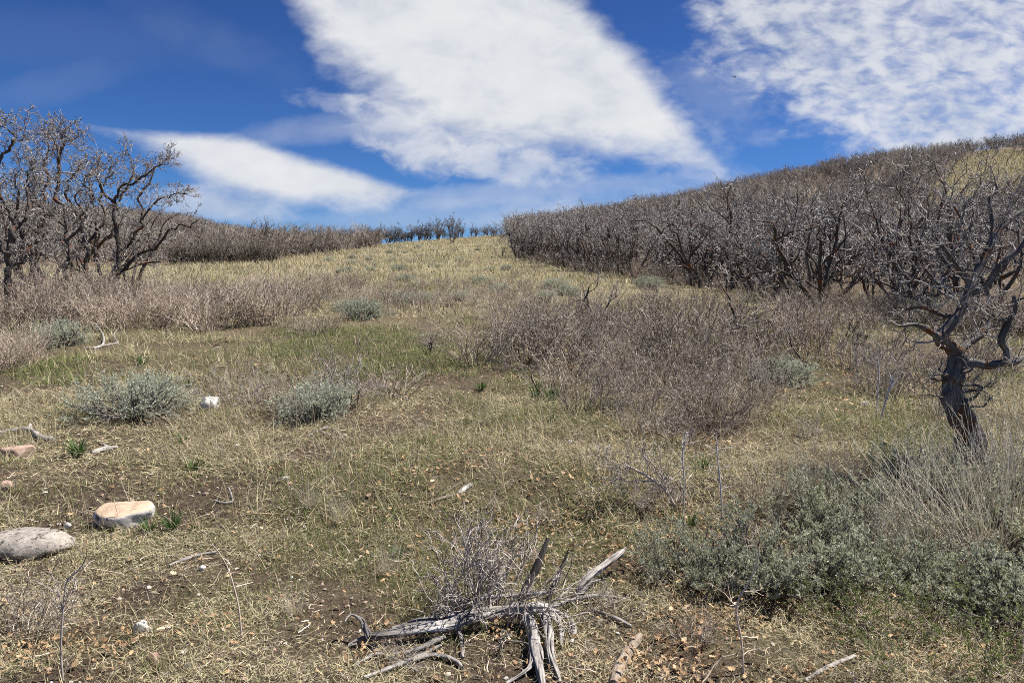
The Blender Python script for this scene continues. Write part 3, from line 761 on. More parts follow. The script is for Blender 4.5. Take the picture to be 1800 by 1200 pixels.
def limb(mb, pts, radii, seed=0, sides=16, amp=.22, cap=True, jit=.0):
    """pts world points, radii metres at each"""
    P = np.array(pts, float); L = np.linalg.norm(np.diff(P, axis=0), axis=1).sum(); n = int(np.clip(L/.012, 8, 90))
    rng = np.random.default_rng(seed+100)
    Q = smooth_path(P, n); Q = Q+rng.normal(0, 1, Q.shape)*jit
    R = np.interp(np.linspace(0, 1, n), np.linspace(0, 1, len(radii)), radii)
    R = R*(1+.10*np.sin(np.linspace(0, L*40, n)+seed))
    mb.tubes(Q[None], R[None], sides, groove=groovy(seed, amp), cap=cap)
    return Q, R
def strands(mb, pts, radii, seed, m=5, spread=.6, thin=.42):
    P = np.array(pts, float); L = np.linalg.norm(np.diff(P, axis=0), axis=1).sum(); n = int(np.clip(L/.012, 10, 80)); rng = np.random.default_rng(seed+7)
    Q = smooth_path(P, n); R = np.interp(np.linspace(0, 1, n), np.linspace(0, 1, len(radii)), radii)
    T = nrm(np.gradient(Q, axis=0)); N = nrm(np.cross(T, np.array([.1, .2, 1.0]))); B = np.cross(T, N); t = np.linspace(0, 1, n)
    for i in range(m):
        ph = 6.28*i/m+rng.normal(0, .3); a = ph+t*rng.uniform(.6, 2.2)+.5*np.sin(t*rng.uniform(4, 9)+ph)
        off = spread*(1+.25*np.sin(t*rng.uniform(8, 16)+ph))*R
        C = Q+N*(np.cos(a)*off)[:, None]+B*(np.sin(a)*off)[:, None]
        i0, i1 = (0 if rng.random() < .6 else int(n*rng.uniform(0, .25))), int(n*rng.uniform(.72, 1.0)) if i else n
        if i1-i0 < 6: i0, i1 = 0, n
        rr = R[i0:i1]*thin*rng.uniform(.7, 1.25)*(1+.15*np.sin(t[i0:i1]*30+ph)); e = np.linspace(0, 1, i1-i0)
        rr = rr*np.clip(np.minimum(e*9+.25, (1-e)*7+.25), 0, 1)
        mb.tubes(C[i0:i1][None], rr[None], 12, groove=groovy(seed+i, .3), cap=True)
def gpts(lst, base_h=0.0):
    """(px, py, radius_px, lift_px) on the ground -> world points, radii"""
    P, R = [], []
    for px, py, r, *l in lst:
        d = depth_of(at(px, py)); rr = r/F*d; lift = (l[0] if l else 0)/F*d
        P.append(at(px, py, rr*.7+lift)); R.append(rr)
    return P, R
def twigs_on(mb, Q, R, num, L, r, seed, mat=0, up=.3, levels=2, kk=5, gn=.25, tmin=0.0, ang=55):
    rng = np.random.default_rng(seed)
    PA, RA = Q[None], R[None]
    P, D, _, ra = spawn(PA, RA, num, tmin, ang, .3, .5, rng, lead=False)
    out = [grow(P, D, L*rng.uniform(.4, 1.2, len(P)), np.minimum(np.maximum(ra, r*.7), r)*rng.uniform(.7, 1, len(P)), kk, gn, up*.15, .4, rng)]
    for l in range(levels-1):
        P, D, LL, RR = spawn(out[-1][0], out[-1][1], 3.2, .2, 45, .5, .7, rng)
        out.append(grow(P, D, LL, np.maximum(RR, r*.45), 4, gn, up*.15, .5, rng))
    for a, b in out: mb.tubes(a, b, 4 if b.max() > .004 else 3, mat, tint=rng.random(len(a))**.7)
    return out

def stump():
    root = thing('dead_stump', 'weathered silver stump of dead wood sprawling on bare soil', 'stump', at(850, 1100))
    def piece(name, specs, sides=20, amp=.25, extra=None):
        mb = MB()
        for i, s in enumerate(specs):
            P, Rr = gpts(s); P = [p-np.array(root.location) for p in P]
            Rr = [v*.62 for v in Rr]
            if name == 'branch': limb(mb, P, Rr, seed=hash_(name)+i*7, sides=sides, amp=amp)
            else: strands(mb, P, Rr, hash_(name)+i*7); limb(mb, P, [v*.55 for v in Rr], seed=i, sides=12, amp=.3)
        return mb.obj(name, [DRYWOOD], root)
    hash_ = lambda s: sum(map(ord, s)) % 97
    piece('log', [[(612, 1133, 5, 2), (640, 1122, 9, 6), (665, 1116, 14, 8), (700, 1110, 15, 10), (745, 1102, 15, 12), (800, 1094, 16, 14), (850, 1080, 16, 18), (900, 1072, 13, 16)],
                  [(690, 1104, 8, 6), (740, 1090, 10, 14), (800, 1082, 11, 20), (870, 1072, 12, 24), (930, 1066, 11, 22), (985, 1062, 7, 18)],
                  [(650, 1126, 9, 6), (645, 1108, 9, 20), (638, 1092, 7, 30), (618, 1080, 4, 40), (606, 1092, 3, 40)]])
    piece('root', [[(925, 1080, 14, 20), (938, 1110, 17, 12), (945, 1150, 17, 6), (955, 1205, 18, 2)],
                   [(955, 1072, 13, 22), (965, 1110, 13, 12), (968, 1150, 12, 6), (985, 1200, 10, 2)],
                   [(905, 1075, 10, 18), (927, 1100, 8, 12), (936, 1150, 8, 14), (928, 1175, 7, 6), (890, 1200, 6, 0)],
                   [(965, 1070, 12, 22), (985, 1100, 8, 10), (988, 1135, 5, 2)],
                   [(860, 1085, 12, 18), (910, 1070, 15, 24), (960, 1068, 13, 20), (1000, 1085, 6, 6)]], 22, .35)
    piece('spur', [[(1016, 1040, 14, 4), (1030, 1020, 15, 14), (1046, 1004, 11, 22), (1068, 988, 8, 30), (1090, 970, 7, 36), (1100, 962, 4, 38)],
                   [(1022, 1036, 9, 2), (1038, 1016, 8, 16), (1068, 992, 5, 24), (1096, 974, 3, 30)]], 16, .35)
    for sp in ([(690, 1150, 3, 0), (730, 1142, 5, 2), (765, 1126, 6, 4), (782, 1118, 3, 5)], [(690, 1170, 3, 0), (745, 1148, 4, 2), (775, 1134, 4, 2)],
               [(640, 1190, 3, 0), (700, 1168, 5, 0), (760, 1150, 5, 2), (800, 1160, 4, 2), (812, 1172, 3, 2)], [(620, 1172, 3, 0), (660, 1150, 4, 0), (700, 1160, 3, 0), (735, 1180, 2, 0)],
               [(800, 1100, 5, 10), (812, 1125, 5, 4), (812, 1155, 4, 0)], [(1040, 1070, 3, 4), (1080, 1085, 4, 2), (1110, 1100, 3, 0)], [(1004, 1130, 4, 0), (1010, 1110, 5, 2), (1005, 1090, 4, 6)],
               [(985, 1060, 4, 16), (1020, 1050, 4, 10), (1060, 1046, 3, 6), (1100, 1052, 2, 0)], [(800, 1062, 3, 30), (850, 1050, 4, 34), (905, 1046, 4, 34), (960, 1040, 3, 40)]):
        piece('branch', [[(a, b, c*1.4, d) for a, b, c, d in sp]], 9, .2)
    # dark standing dead prongs behind
    mb = MB(); b = depth_of(at(915, 1070))
    for i, (s, r) in enumerate(((((913, 1068), (928, 1030), (942, 1000), (955, 968), (964, 945)), (9, 8, 7, 5, 3)), (((955, 1075), (972, 1030), (985, 1000), (1000, 965)), (4.5, 4, 3, 1.5)))):
        P = [at_depth(x, y, b+.02*j)-np.array(root.location) for j, (x, y) in enumerate(s)]
        limb(mb, P, [v/F*b for v in r], seed=31+i, sides=12, amp=.2)
    mb.obj('prong', [bark_mat('dark_dead_bark', [(.3, (.035, .03, .027)), (.5, (.10, .085, .075)), (.7, (.22, .195, .17))], 0, vary=0)], root)
stump()

def stick(spec, label, mat=DRYWOOD, sides=9, amp=.18, name='fallen_stick', cat='stick', twig=0, seed=0):
    P, Rr = gpts(spec[0] if isinstance(spec[0], list) else spec); base = P[0]
    mb = MB()
    for s in (spec if isinstance(spec[0], list) else [spec]):
        P, Rr = gpts(s); Q, R = limb(mb, [p-base for p in P], Rr, seed=int(s[0][0]) % 50, sides=sides, amp=amp)
        if twig: twigs_on(mb, Q, R, twig, .12, .003, seed+3, up=.6)
    o = mb.obj(name, [mat]); o.location = [float(v) for v in base]; tag(o, label, cat); return o
stick([(298, 994, 3.2), (325, 983, 4), (350, 975, 4), (382, 970, 3)], 'pale slightly curved stick casting a dark shadow on straw grass')
stick([[(378, 880, 2.4), (395, 884, 2.6), (410, 881, 2.4)], [(410, 881, 2), (406, 868, 2), (402, 857, 1.5)]], 'thin pale hooked twig above the curved stick')
stick([[(160, 796, 4), (185, 789, 5), (206, 786, 3)], [(188, 786, 3), (180, 779, 2.4), (174, 774, 1.6)]], 'short forked grey driftwood piece right of the green tuft', sides=12)
stick([[(-5, 762, 5), (25, 758, 5.5), (50, 756, 6), (70, 768, 6), (96, 772, 3)], [(50, 756, 4), (53, 746, 3, 6)]], 'dark grey gnarled fallen branch at the left edge of the grass', sides=12)
stick([(1078, 1205, 11), (1092, 1165, 10), (1108, 1140, 9), (1126, 1116, 6)], 'thick smooth brown fallen branch at the bottom edge right of the stump', BROWNWOOD, 14, .08, 'fallen_branch', 'branch')
stick([(752, 884, 3.5), (775, 876, 4), (795, 871, 3)], 'straight tan stick lying above the stump shrub', BROWNWOOD)
stick([(806, 868, 4), (818, 858, 5), (828, 852, 4)], 'stubby bleached wood chunk above the stump shrub', sides=12)
stick([(655, 680, 1.6), (690, 692, 2), (718, 704, 1.5)], 'long thin straight stick leaning right of the sage with bare twigs')
stick([(1415, 1196, 4), (1455, 1172, 4.5), (1502, 1152, 3)], 'pale bare stick on brown leaves at the bottom right')
stick([[(150, 612, 1.6), (165, 611, 1.9), (180, 606, 2), (182, 592, 1.8, 6), (176, 580, 1.5, 10), (168, 570, 1, 14)], [(165, 612, 1.9), (190, 606, 1.6), (210, 602, 1.3)], [(208, 602, 1.3), (200, 590, 1.1, 8), (206, 578, .8, 16)]],
      'bleached white curved dead branch beside the small left sagebrush', name='dead_branch', cat='branch')
stick([(870, 600, 2), (900, 598, 2), (945, 606, 1.5)], 'thin low grey stick under the brown shrubs right of centre')
stick([[(540, 768, 2), (560, 756, 3), (580, 752, 3), (600, 766, 2)], [(560, 756, 2), (575, 764, 2), (596, 772, 1.5)]], 'small heap of dark dead wood below the central sagebrush', SAGE_WOOD, name='dead_branch', cat='branch')
stick([(1640, 1010, 3), (1700, 1018, 4), (1790, 1008, 3)], 'long grey fallen branch under the sagebrush at the right edge', name='fallen_branch', cat='branch')
stick([(1560, 990, 4), (1600, 978, 5), (1660, 985, 3)], 'short grey dead branch within the right hand sagebrush', name='fallen_branch', cat='branch')

def stalk(lines, base, label, mat=PALE_TWIG, name='bare_stalk', cat='stalk', twig=0, L=.12, seed=1, tr=.0036, levels=2):
    b = at(*base); d = depth_of(b); mb = MB()
    for i, s in enumerate(lines):
        P = [at_depth(x, y, d+.02*i*(j/len(s)))-b for j, (x, y, r) in enumerate(s)]
        if i == 0: P[0] = P[0]-np.array([0, 0, .03])
        R = [r*.72/F*d for x, y, r in s]
        Q = smooth_path(P, 14); Rr = np.interp(np.linspace(0, 1, 14), np.linspace(0, 1, len(R)), R)
        mb.tubes(Q[None], Rr[None], 6, tint=[.7])
        if twig: twigs_on(mb, Q, Rr, twig, L, tr, seed+i, up=.6, levels=levels)
    o = mb.obj(name, [mat]); o.location = [float(v) for v in b]; tag(o, label, cat)
stalk([[(1547, 738, 2.8), (1557, 702, 2.6), (1568, 672, 2.4), (1572, 658, 1.5)], [(1564, 683, 2), (1578, 666, 1.5), (1584, 655, 1)], [(1567, 674, 1.8), (1565, 662, 1.2), (1563, 655, 1)]], (1547, 738), 'bleached white forked stalk standing left of the lichened oak', NEAR_TWIG)
stalk([[(1540, 738, 2), (1543, 690, 1.8), (1545, 650, 1.5), (1540, 620, 1)]], (1540, 738), 'thin straight pale stalk just left of the bleached forked stalk', NEAR_TWIG, twig=7, L=.06)
stalk([[(425, 1118, 2.4), (420, 1070, 2.3), (408, 1020, 2), (398, 992, 1.4)], [(400, 996, 1.2), (385, 970, 1), (372, 955, .8)]], (425, 1118), 'single leaning bare sapling stem on grass left of the stump')
stalk([[(112, 1200, 3), (107, 1140, 2.8), (112, 1060, 2.4), (118, 1020, 2), (140, 1000, 1.8), (152, 978, 1.3)], [(110, 1075, 1.6), (100, 1030, 1.2), (86, 1002, .9)], [(112, 1050, 1.5), (135, 1035, 1.2)]],
      (112, 1195), 'slender upright sapling with short side twigs at the bottom left', PURPLE_TWIG, twig=8, L=.09, seed=4, levels=1)
stalk([[(1308, 1190, 2.6), (1304, 1130, 2.5), (1294, 1066, 2.4), (1318, 1020, 2), (1332, 985, 1.8), (1334, 960, 1.4)], [(1294, 1066, 1.8), (1280, 1050, 1.3), (1272, 1040, 1)]], (1308, 1185),
      'tall curved pale sapling stem in front of the right sagebrush', PALE_TWIG, twig=5, L=.08)
stalk([[(1270, 915, 2.2), (1267, 860, 2), (1262, 810, 1.8), (1258, 760, 1.2)]], (1270, 915), 'upright grey sapling with short spurs right of the brown shrubs', NEAR_TWIG, twig=18, L=.10)
stalk([[(1200, 905, 2.2), (1203, 850, 2), (1200, 800, 1.8), (1206, 770, 1.2)]], (1200, 905), 'upright bare sapling right of the bushy fallen dead twigs', NEAR_TWIG, twig=14, L=.09, seed=9)
stalk([[(1193, 895, 4), (1170, 862, 3.6), (1140, 838, 3), (1095, 815, 2)], [(1175, 868, 2.5), (1160, 830, 2), (1130, 800, 1.2)], [(1150, 845, 2), (1110, 845, 1.5), (1060, 838, 1)]], (1195, 898),
      'leaning dead grey branch with many fine twigs on the open grass', PURPLE_TWIG, 'dead_branch', 'branch', 24, .17, 12, .0042, 3)

# ------------------------------------------------------------------ shrubs
def stumpshrub():
    d = depth_of(at(855, 1095))
    k = shrub(71, 205/F*d, 170/F*d, 26, PURPLE_TWIG, .0027, 'purplish grey leafless shrub growing out of the silver stump', gn=.2, dens=1.15, name='twiggy_shrub')
    k[0].location = [float(v) for v in at(855, 1098)]
stumpshrub()

def place(kind, i, px, py, hpx, label, group=None, rz=None, wmul=1.0, lift=0):
    p = at(px, py); d = depth_of(p); root, H, W = kind.p[i % len(kind.p)]
    s = hpx/F*d/H
    return kind.put(i, p, R_.uniform(0, 6.28) if rz is None else rz, (s*wmul, s*wmul, s), label, group)

BS = Kind([shrub(200+i, .7, .9, 26, SHRUB_TWIG, .0034, dens=.8) for i in range(5)])
BP = Kind([shrub(300+i, .8, .9, 36, PALE_TWIG, .0034, gn=.10, dens=.75) for i in range(4)])
NEARS = Kind([shrub(400+i, .6, .6, 12, PURPLE_TWIG, .0020, gn=.24, dens=1.0) for i in range(3)])
q = 0
def jit(a): return R_.uniform(-a, a)
# left band: pinkish pale shrubs before the oaks
L1 = 'pale pinkish bare shrub in the band of brush below the left oaks'; G1 = 'brush below the left oaks'
for row, (y, h, xs) in enumerate(((578, 98, range(-30, 500, 40)), (560, 88, range(-40, 530, 38)), (543, 68, range(-20, 600, 40)), (528, 52, range(240, 660, 36)))):
    for x in xs:
        place(BP if R_.random() < .65 else BS, q, x+jit(12), y+jit(5)-(10 if x > 440 else 0), h*R_.uniform(.75, 1.1), L1, G1, wmul=1.0); q += 1
for x in range(-30, 250, 26):
    for yy, hh in ((552, 85), (536, 70)): place(BS if R_.random() < .7 else BP, q, x+jit(10), yy+jit(5), hh*R_.uniform(.7, 1.25), 'brown bare shrub crowded around the stems of the left oaks', 'shrubs around the left oak stems'); q += 1
for x, y, h in ((15, 650, 85), (55, 640, 70), (-20, 655, 90), (35, 625, 75)):
    place(BP, q, x, y, h, 'pale twiggy shrub at the left edge in front of the brush band', 'twiggy shrubs at the left edge'); q += 1
# centre: low brush between the grass and the crest
for y, h, xs in ((542, 46, range(530, 960, 30)), (524, 36, range(600, 960, 32)), (508, 26, range(480, 930, 34)), (496, 18, range(520, 920, 44))):
    for x in xs:
        place(BS if R_.random() < .5 else BP, q, x+jit(14), y+jit(5), h*R_.uniform(.6, 1.2), 'low grey brown shrub in the middle of the meadow below the crest', 'low brush in the middle of the meadow'); q += 1
# right mass
L3 = 'tangled brown leafless shrub in the wide thicket right of centre'; G3 = 'brown shrubs right of centre'
RM = [(840, 640, 90), (880, 648, 70), (930, 640, 85), (975, 625, 95), (1020, 630, 110), (1060, 635, 115), (1105, 640, 110), (1150, 630, 115), (1195, 640, 110), (1240, 625, 120), (1290, 640, 100), (980, 690, 85), (1010, 665, 85),
      (1060, 700, 80), (1100, 690, 90), (1130, 730, 95), (1175, 745, 100), (1210, 740, 100), (1160, 775, 90), (1250, 735, 95), (1290, 745, 85), (1320, 730, 75), (1080, 745, 70), (1140, 685, 85), (1190, 690, 90), (1240, 690, 95),
      (1290, 690, 80), (1340, 660, 80), (1400, 640, 85), (1440, 625, 90), (1480, 640, 80), (1520, 690, 110), (1550, 700, 100), (1590, 690, 95), (1620, 660, 95), (1560, 640, 80), (1640, 690, 90), (1700, 640, 90), (1760, 650, 80), (1030, 720, 70), (1110, 715, 85), (1150, 715, 90), (1215, 710, 90), (1265, 710, 85), (1310, 700, 80), (1100, 765, 60), (1200, 775, 75), (1240, 765, 75), (1285, 770, 65), (1085, 665, 95), (1130, 665, 100), (1180, 665, 100), (1225, 665, 100), (1265, 660, 95), (1310, 660, 85), (1360, 700, 60), (905, 610, 80), (950, 600, 85), (870, 625, 75)]
for x, y, h in RM[::1]:
    place(BS if R_.random() < .8 else NEARS, q, x+jit(12), y+jit(6), h*R_.uniform(.7, 1.35), L3, G3, wmul=R_.uniform(.75, 1.1)); q += 1
for y, h, xs in ((600, 78, range(900, 1480, 54)), (578, 64, range(900, 1700, 60)), (556, 52, range(930, 1800, 62)), (536, 38, range(930, 1500, 60))):
    for x in xs: place(BS if R_.random() < .75 else BP, q, x+jit(18), y+jit(8), h*R_.uniform(.45, 1.35), L3, G3, wmul=R_.uniform(.8, 1.1)); q += 1
for x, y, h in ((760, 610, 42), (545, 590, 48), (575, 585, 40), (520, 588, 45)):
    place(BS, q, x, y, h, 'small dark twiggy shrub standing in pale grass left of centre', 'small twiggy shrubs in pale grass'); q += 1
for j in range(2):
    for k in range(len(EDGE)*3):
        c = EDGE[0]*0+np.array([np.interp(k/3+R_.uniform(-.2, .2), range(len(EDGE)), EDGE[:, z]) for z in range(3)]); c = c*(1+R_.uniform(-.01, .03)+.045*j)
        if project(c)[0] < 920: continue
        c[2] = height(c[0], c[1]); kk = BS if R_.random() < .7 else BP
        kk.put(q, c, R_.uniform(0, 6.28), R_.uniform(.6, 1.25), 'bare brown undergrowth shrub between the stems of the right oak thicket', 'undergrowth of the right oak thicket'); q += 1
# individual nearer bare shrubs
NB = [(612, 712, 140, 1.35, 'wide spiky leafless grey shrub growing behind the central sagebrush'), (690, 700, 80, 1.1, 'low brown twiggy shrub right of the central sagebrush'),
      (420, 715, 95, 1.1, 'loose brown twiggy shrub between the white stone and the central sagebrush'), (40, 1120, 120, 1.2, 'tangle of thin grey twigs at the bottom left below the boulder'),
      (75, 1100, 90, 1.0, 'small twig tangle beside the slender sapling at the bottom left'), (470, 720, 70, 1.0, 'small reddish twiggy shrub touching the left side of the central sagebrush'),
      (560, 715, 105, 1.2, 'spiky bare twigs rising straight out of the central sagebrush'), (520, 735, 60, 1.2, 'low grey twig tangle at the left foot of the central sagebrush'), (1150, 900, 75, 1.2, 'small sprawling bare shrub on leaf litter above the big sagebrush'), (1350, 890, 80, 1.0, 'grey twiggy shrub behind the sagebrush peak'),
      (1060, 1085, 75, 1.3, 'small bare twig tangle on the leaf litter right of the stump'), (960, 925, 50, 1.0, 'tiny bare shrub on leaf litter behind the stump shrub'),
      (1420, 770, 60, 1.2, 'sparse brown shrub on green grass in front of the brown thicket'), (1215, 1130, 70, 1.1, 'twiggy dead shrub at the bottom among leaves left of the curved sapling'),
      (700, 1165, 45, 1.6, 'low mat of grey dead twigs left of the bare soil by the stump'), (1660, 740, 80, 1.0, 'bare shrub directly left of the lichened oak trunk'), (1545, 985, 110, 1.2, 'dead grey twigs poking out of the middle of the right sagebrush patch'), (1330, 985, 85, 1.3, 'dead brown twigs sprawling over the left part of the right sagebrush patch'), (1690, 1010, 120, 1.2, 'dead grey twigs rising from the sagebrush above the long grey fallen branch')]
for i, (x, y, h, w, l) in enumerate(NB): place(NEARS if i % 2 == 0 or i == 0 else BS, i, x, y, h, l, None, wmul=w)

# ------------------------------------------------------------------ sagebrush
SG = Kind([sage(500+i, .42, (.95, .8, .9)[i], 15000, 80, round_=True, leafL=.02) for i in range(3)])
SL = Kind([sage(520+i, .34, (.9, 1.0, .8)[i], 9500, 42, leafL=.019, mat=OLIVE_SAGE) for i in range(3)])
place(SG, 0, 240, 726, 92, 'rounded silver green sagebrush standing alone on the left meadow', wmul=1.0)
place(SG, 1, 555, 736, 84, 'silver sagebrush mixed with bare grey twigs left of centre', wmul=.85)
place(SG, 2, 1378, 672, 56, 'small sagebrush in front of the brown thicket at right')
place(SG, 0, 105, 608, 58, 'small dark sagebrush beside the bleached dead branch', wmul=.8)
for i, (x, y, h, w, l) in enumerate([(1235, 1020, 105, 1.0, 'leftmost low spreading sagebrush of the big right foreground patch'), (1350, 1020, 130, 1.0, 'grey green sagebrush with dark shaded underside beside the tall curved sapling'),
        (1480, 1015, 110, 1.1, 'low sagebrush at the middle of the right foreground patch'), (1470, 915, 100, .9, 'sagebrush rising to a pointed peak above the right foreground patch'),
        (1590, 940, 90, 1.1, 'sagebrush laced with dry pale grass stems in front of the lichened oak'), (1640, 1050, 110, 1.0, 'sagebrush above the budding green shrubs at the bottom right'),
        (1700, 880, 100, 1.0, 'sagebrush hiding the foot of the lichened oak trunk'), (1770, 960, 150, 1.0, 'dark sagebrush at the right edge behind the fallen branch'),
        (1790, 1080, 120, 1.0, 'sagebrush cut off by the right edge near the bottom'), (1625, 850, 75, 1.0, 'pale sagebrush just left of the lichened oak trunk'), (1785, 850, 80, 1.0, 'sagebrush right of the lichened oak trunk'),
        (1420, 955, 80, 1.0, 'small sagebrush below the pointed sagebrush peak')]):
    place(SL, i, x, y, h, l, wmul=w)
SF = 'small grey green sagebrush among the low brush of the middle meadow'; GF = 'sagebrush of the middle meadow'
for x, y, h in ((640, 558, 44), (735, 538, 32), (705, 530, 22), (610, 545, 24), (810, 528, 22), (850, 500, 18), (975, 508, 26), (960, 530, 26), (660, 470, 10), (700, 476, 16), (560, 498, 12), (510, 505, 12), (470, 518, 18), (740, 505, 16), (1000, 520, 24), (880, 512, 20)):
    place(SG, q, x, y, h, SF, GF, wmul=R_.uniform(.8, 1.1)); q += 1
place(SG, 1, 1140, 508, 30, 'grey green sagebrush at the foot of the right oak thicket')
place(SG, 2, 1640, 566, 50, 'sagebrush half hidden behind the upper limbs of the lichened oak')
for x, y in ((690, 447), (738, 440), (840, 436), (798, 441), (605, 462), (655, 452), (560, 470), (870, 446), (770, 452), (712, 462), (830, 460), (630, 478)):
    place(BS, q, x, y, R_.uniform(5, 10), 'tiny dark shrub dotted on the yellow grassy crest', 'shrubs dotted on the crest', wmul=1.2); q += 1

for k in range(46):
    y = R_.uniform(432, 500); x = R_.uniform(np.interp(y, [432, 500], [640, 360]), np.interp(y, [432, 470, 500], [890, 920, 1000])); g = R_.random() < .5
    if g: place(SG, q, x, y, np.interp(y, [432, 500], [5, 15])*R_.uniform(.7, 1.3), 'tiny grey green sagebrush dotted on the far grassy slope', 'sagebrush dotted on the far slope', wmul=.9)
    else: place(BS, q, x, y, np.interp(y, [432, 500], [5, 18])*R_.uniform(.7, 1.4), 'tiny dark shrub dotted on the yellow grassy crest', 'shrubs dotted on the crest', wmul=1.2)
    q += 1
# ------------------------------------------------------------------ tall dry grass, green tufts, budding shrubs
def dry_clump(seed, H, n=60):
    rng = np.random.default_rng(seed); root = thing('dry_grass_clump', '', 'grass clump'); mb = MB()
    a = rng.uniform(0, 6.28, n); q_ = np.sqrt(rng.random(n))*.10
    P = np.stack([np.cos(a)*q_, np.sin(a)*q_, np.full(n, -.02)], 1)
    D = np.stack([np.cos(a)*.3-.12, np.sin(a)*.3, np.ones(n)], 1)+rng.normal(0, .2, (n, 3))
    p, r = grow(P, D, H*rng.uniform(.45, 1.05, n), rng.uniform(.0013, .0023, n), 7, .08, -.03, .5, rng)
    mb.tubes(p, r, 3, tint=np.where(rng.random(n) < .6, rng.uniform(0, .2, n), rng.uniform(.64, .72, n)))
    for i in range(0, n, 2):      # seed head: tiny ribs at the top of every second stem
        k = 5; pp = np.repeat(p[i, -1][None], k, 0)-np.outer(np.linspace(0, .08, k), nrm(p[i, -1]-p[i, -2])); dd = nrm(p[i, -1]-p[i, -2])+rng.normal(0, .5, (k, 3))
        g, gr = grow(pp, dd, np.full(k, .022), np.full(k, .0011), 3, .1, 0, .4, rng); mb.tubes(g, gr, 3, tint=np.full(k, .25))
    o = mb.obj('stem', [STRAW], root)
    m2 = MB(); n2 = 130; a = rng.uniform(0, 6.28, n2)
    P = np.stack([np.cos(a)*rng.random(n2)*.1, np.sin(a)*rng.random(n2)*.1, np.full(n2, -.01)], 1)
    blades(m2, P, H*rng.uniform(.15, .5, n2), np.full(n2, .0016), a, rng.uniform(.1, .7, n2), rng.uniform(.3, 1.3, n2), rng.uniform(0, .7, n2), 5)
    m2.obj('leaf_blades', [GRASS], root, False)
    return (root, H, .4)
DG = Kind([dry_clump(600+i, .75) for i in range(3)])
for i, (x, y, h, l) in enumerate([(1560, 960, 190, 'tall dry grass clump leaning over the middle of the right sagebrush patch'), (1640, 960, 210, 'tall dry grass clump just in front of the lichened oak foot'),
        (1700, 935, 200, 'dry pale grass clump covering the base of the lichened oak trunk'), (1765, 905, 250, 'tallest dry grass clump right of the lichened oak trunk'), (1795, 860, 220, 'dry grass clump cut by the right edge behind the lichened oak'),
        (1500, 880, 120, 'dry grass clump behind the pointed sagebrush peak'), (1400, 880, 130, 'dry grass clump left of the pointed sagebrush peak'), (1350, 900, 110, 'dry grass clump beside the grey twiggy shrub at right'),
        (1730, 860, 150, 'dry grass clump directly behind the lichened oak foot'), (1670, 900, 200, 'dry grass clump left of the lichened oak foot leaning over sagebrush'), (1735, 985, 260, 'pale dry grass clump arching in front of the dark sagebrush at right'),
        (1790, 950, 280, 'pale dry grass clump at the right edge among sagebrush'), (1600, 905, 170, 'dry grass clump between pale sagebrush and the pointed peak'), (1450, 860, 110, 'thin dry grass clump right behind the pointed peak'), (1540, 1000, 150, 'thin dry grass clump in front of the pointed peak'), (1610, 1010, 150, 'dry grass clump in the lower middle of the right sagebrush patch'),
        (600, 920, 75, 'straw coloured grass clump on the open meadow left of the stump shrub'), (545, 890, 60, 'small straw grass clump left of the straw clump on the meadow'), (680, 1010, 75, 'straw grass clump just left of the stump shrub'),
        (1150, 530, 45, 'pale standing grass clump behind the brown thicket'), (1180, 540, 50, 'pale grass clump among shrub tops behind the brown thicket'), (940, 560, 50, 'straw grass clump left of the small dead oaks'), (850, 560, 45, 'straw grass clump in the middle brush'), (520, 1080, 70, 'sparse straw grass clump below the pale curved stick')]):
    place(DG, i, x, y, h, l, wmul=1.0)

def tuft(seed, H, n=26):
    rng = np.random.default_rng(seed); mb = MB(); a = rng.uniform(0, 6.28, n)
    P = np.stack([np.cos(a)*.02, np.sin(a)*.02, np.full(n, -.01)], 1)
    blades(mb, P, H*rng.uniform(.6, 1.2, n), H*rng.uniform(.025, .045, n), a, rng.uniform(.05, .7, n), rng.uniform(.2, 1.2, n), rng.random(n), 6)
    o = mb.obj('green_tuft', [TUFT], None, False); tag(o, '', 'plant'); return (o, H, H)
TF = Kind([tuft(700+i, .16, 26 if i else 40) for i in range(3)])
for i, (x, y, h, l) in enumerate([(137, 800, 42, 'dense dark green blade tuft beside the forked driftwood'), (340, 828, 34, 'spreading dark green tuft alone on soil left of centre'), (262, 935, 30, 'green tuft touching the right side of the tan stone'),
        (304, 928, 38, 'green tuft a little right of the tan stone'), (970, 705, 34, 'bright green tuft at the front of the brown shrubs right of centre'), (942, 698, 32, 'green tuft left of the bright green tuft by the brown shrubs'), (846, 685, 22, 'small green tuft on open grass at centre'),
        (320, 778, 24, 'small thin green tuft above the spreading tuft'), (972, 740, 22, 'short green tuft below the bright green tuft'), (45, 800, 30, 'green tuft growing against the pinkish stone'), (250, 640, 22, 'dark green tuft behind the round silver sagebrush'),
        (1232, 830, 40, 'green tuft left of the right hand grass clumps'), (330, 680, 20, 'green leaves beside the silver sagebrush and white stone'), (1215, 925, 32, 'green tuft at the back of the big sagebrush patch'), (700, 980, 26, 'green tuft near straw grass left of the stump shrub')]):
    place(TF, i, x, y, h, l)

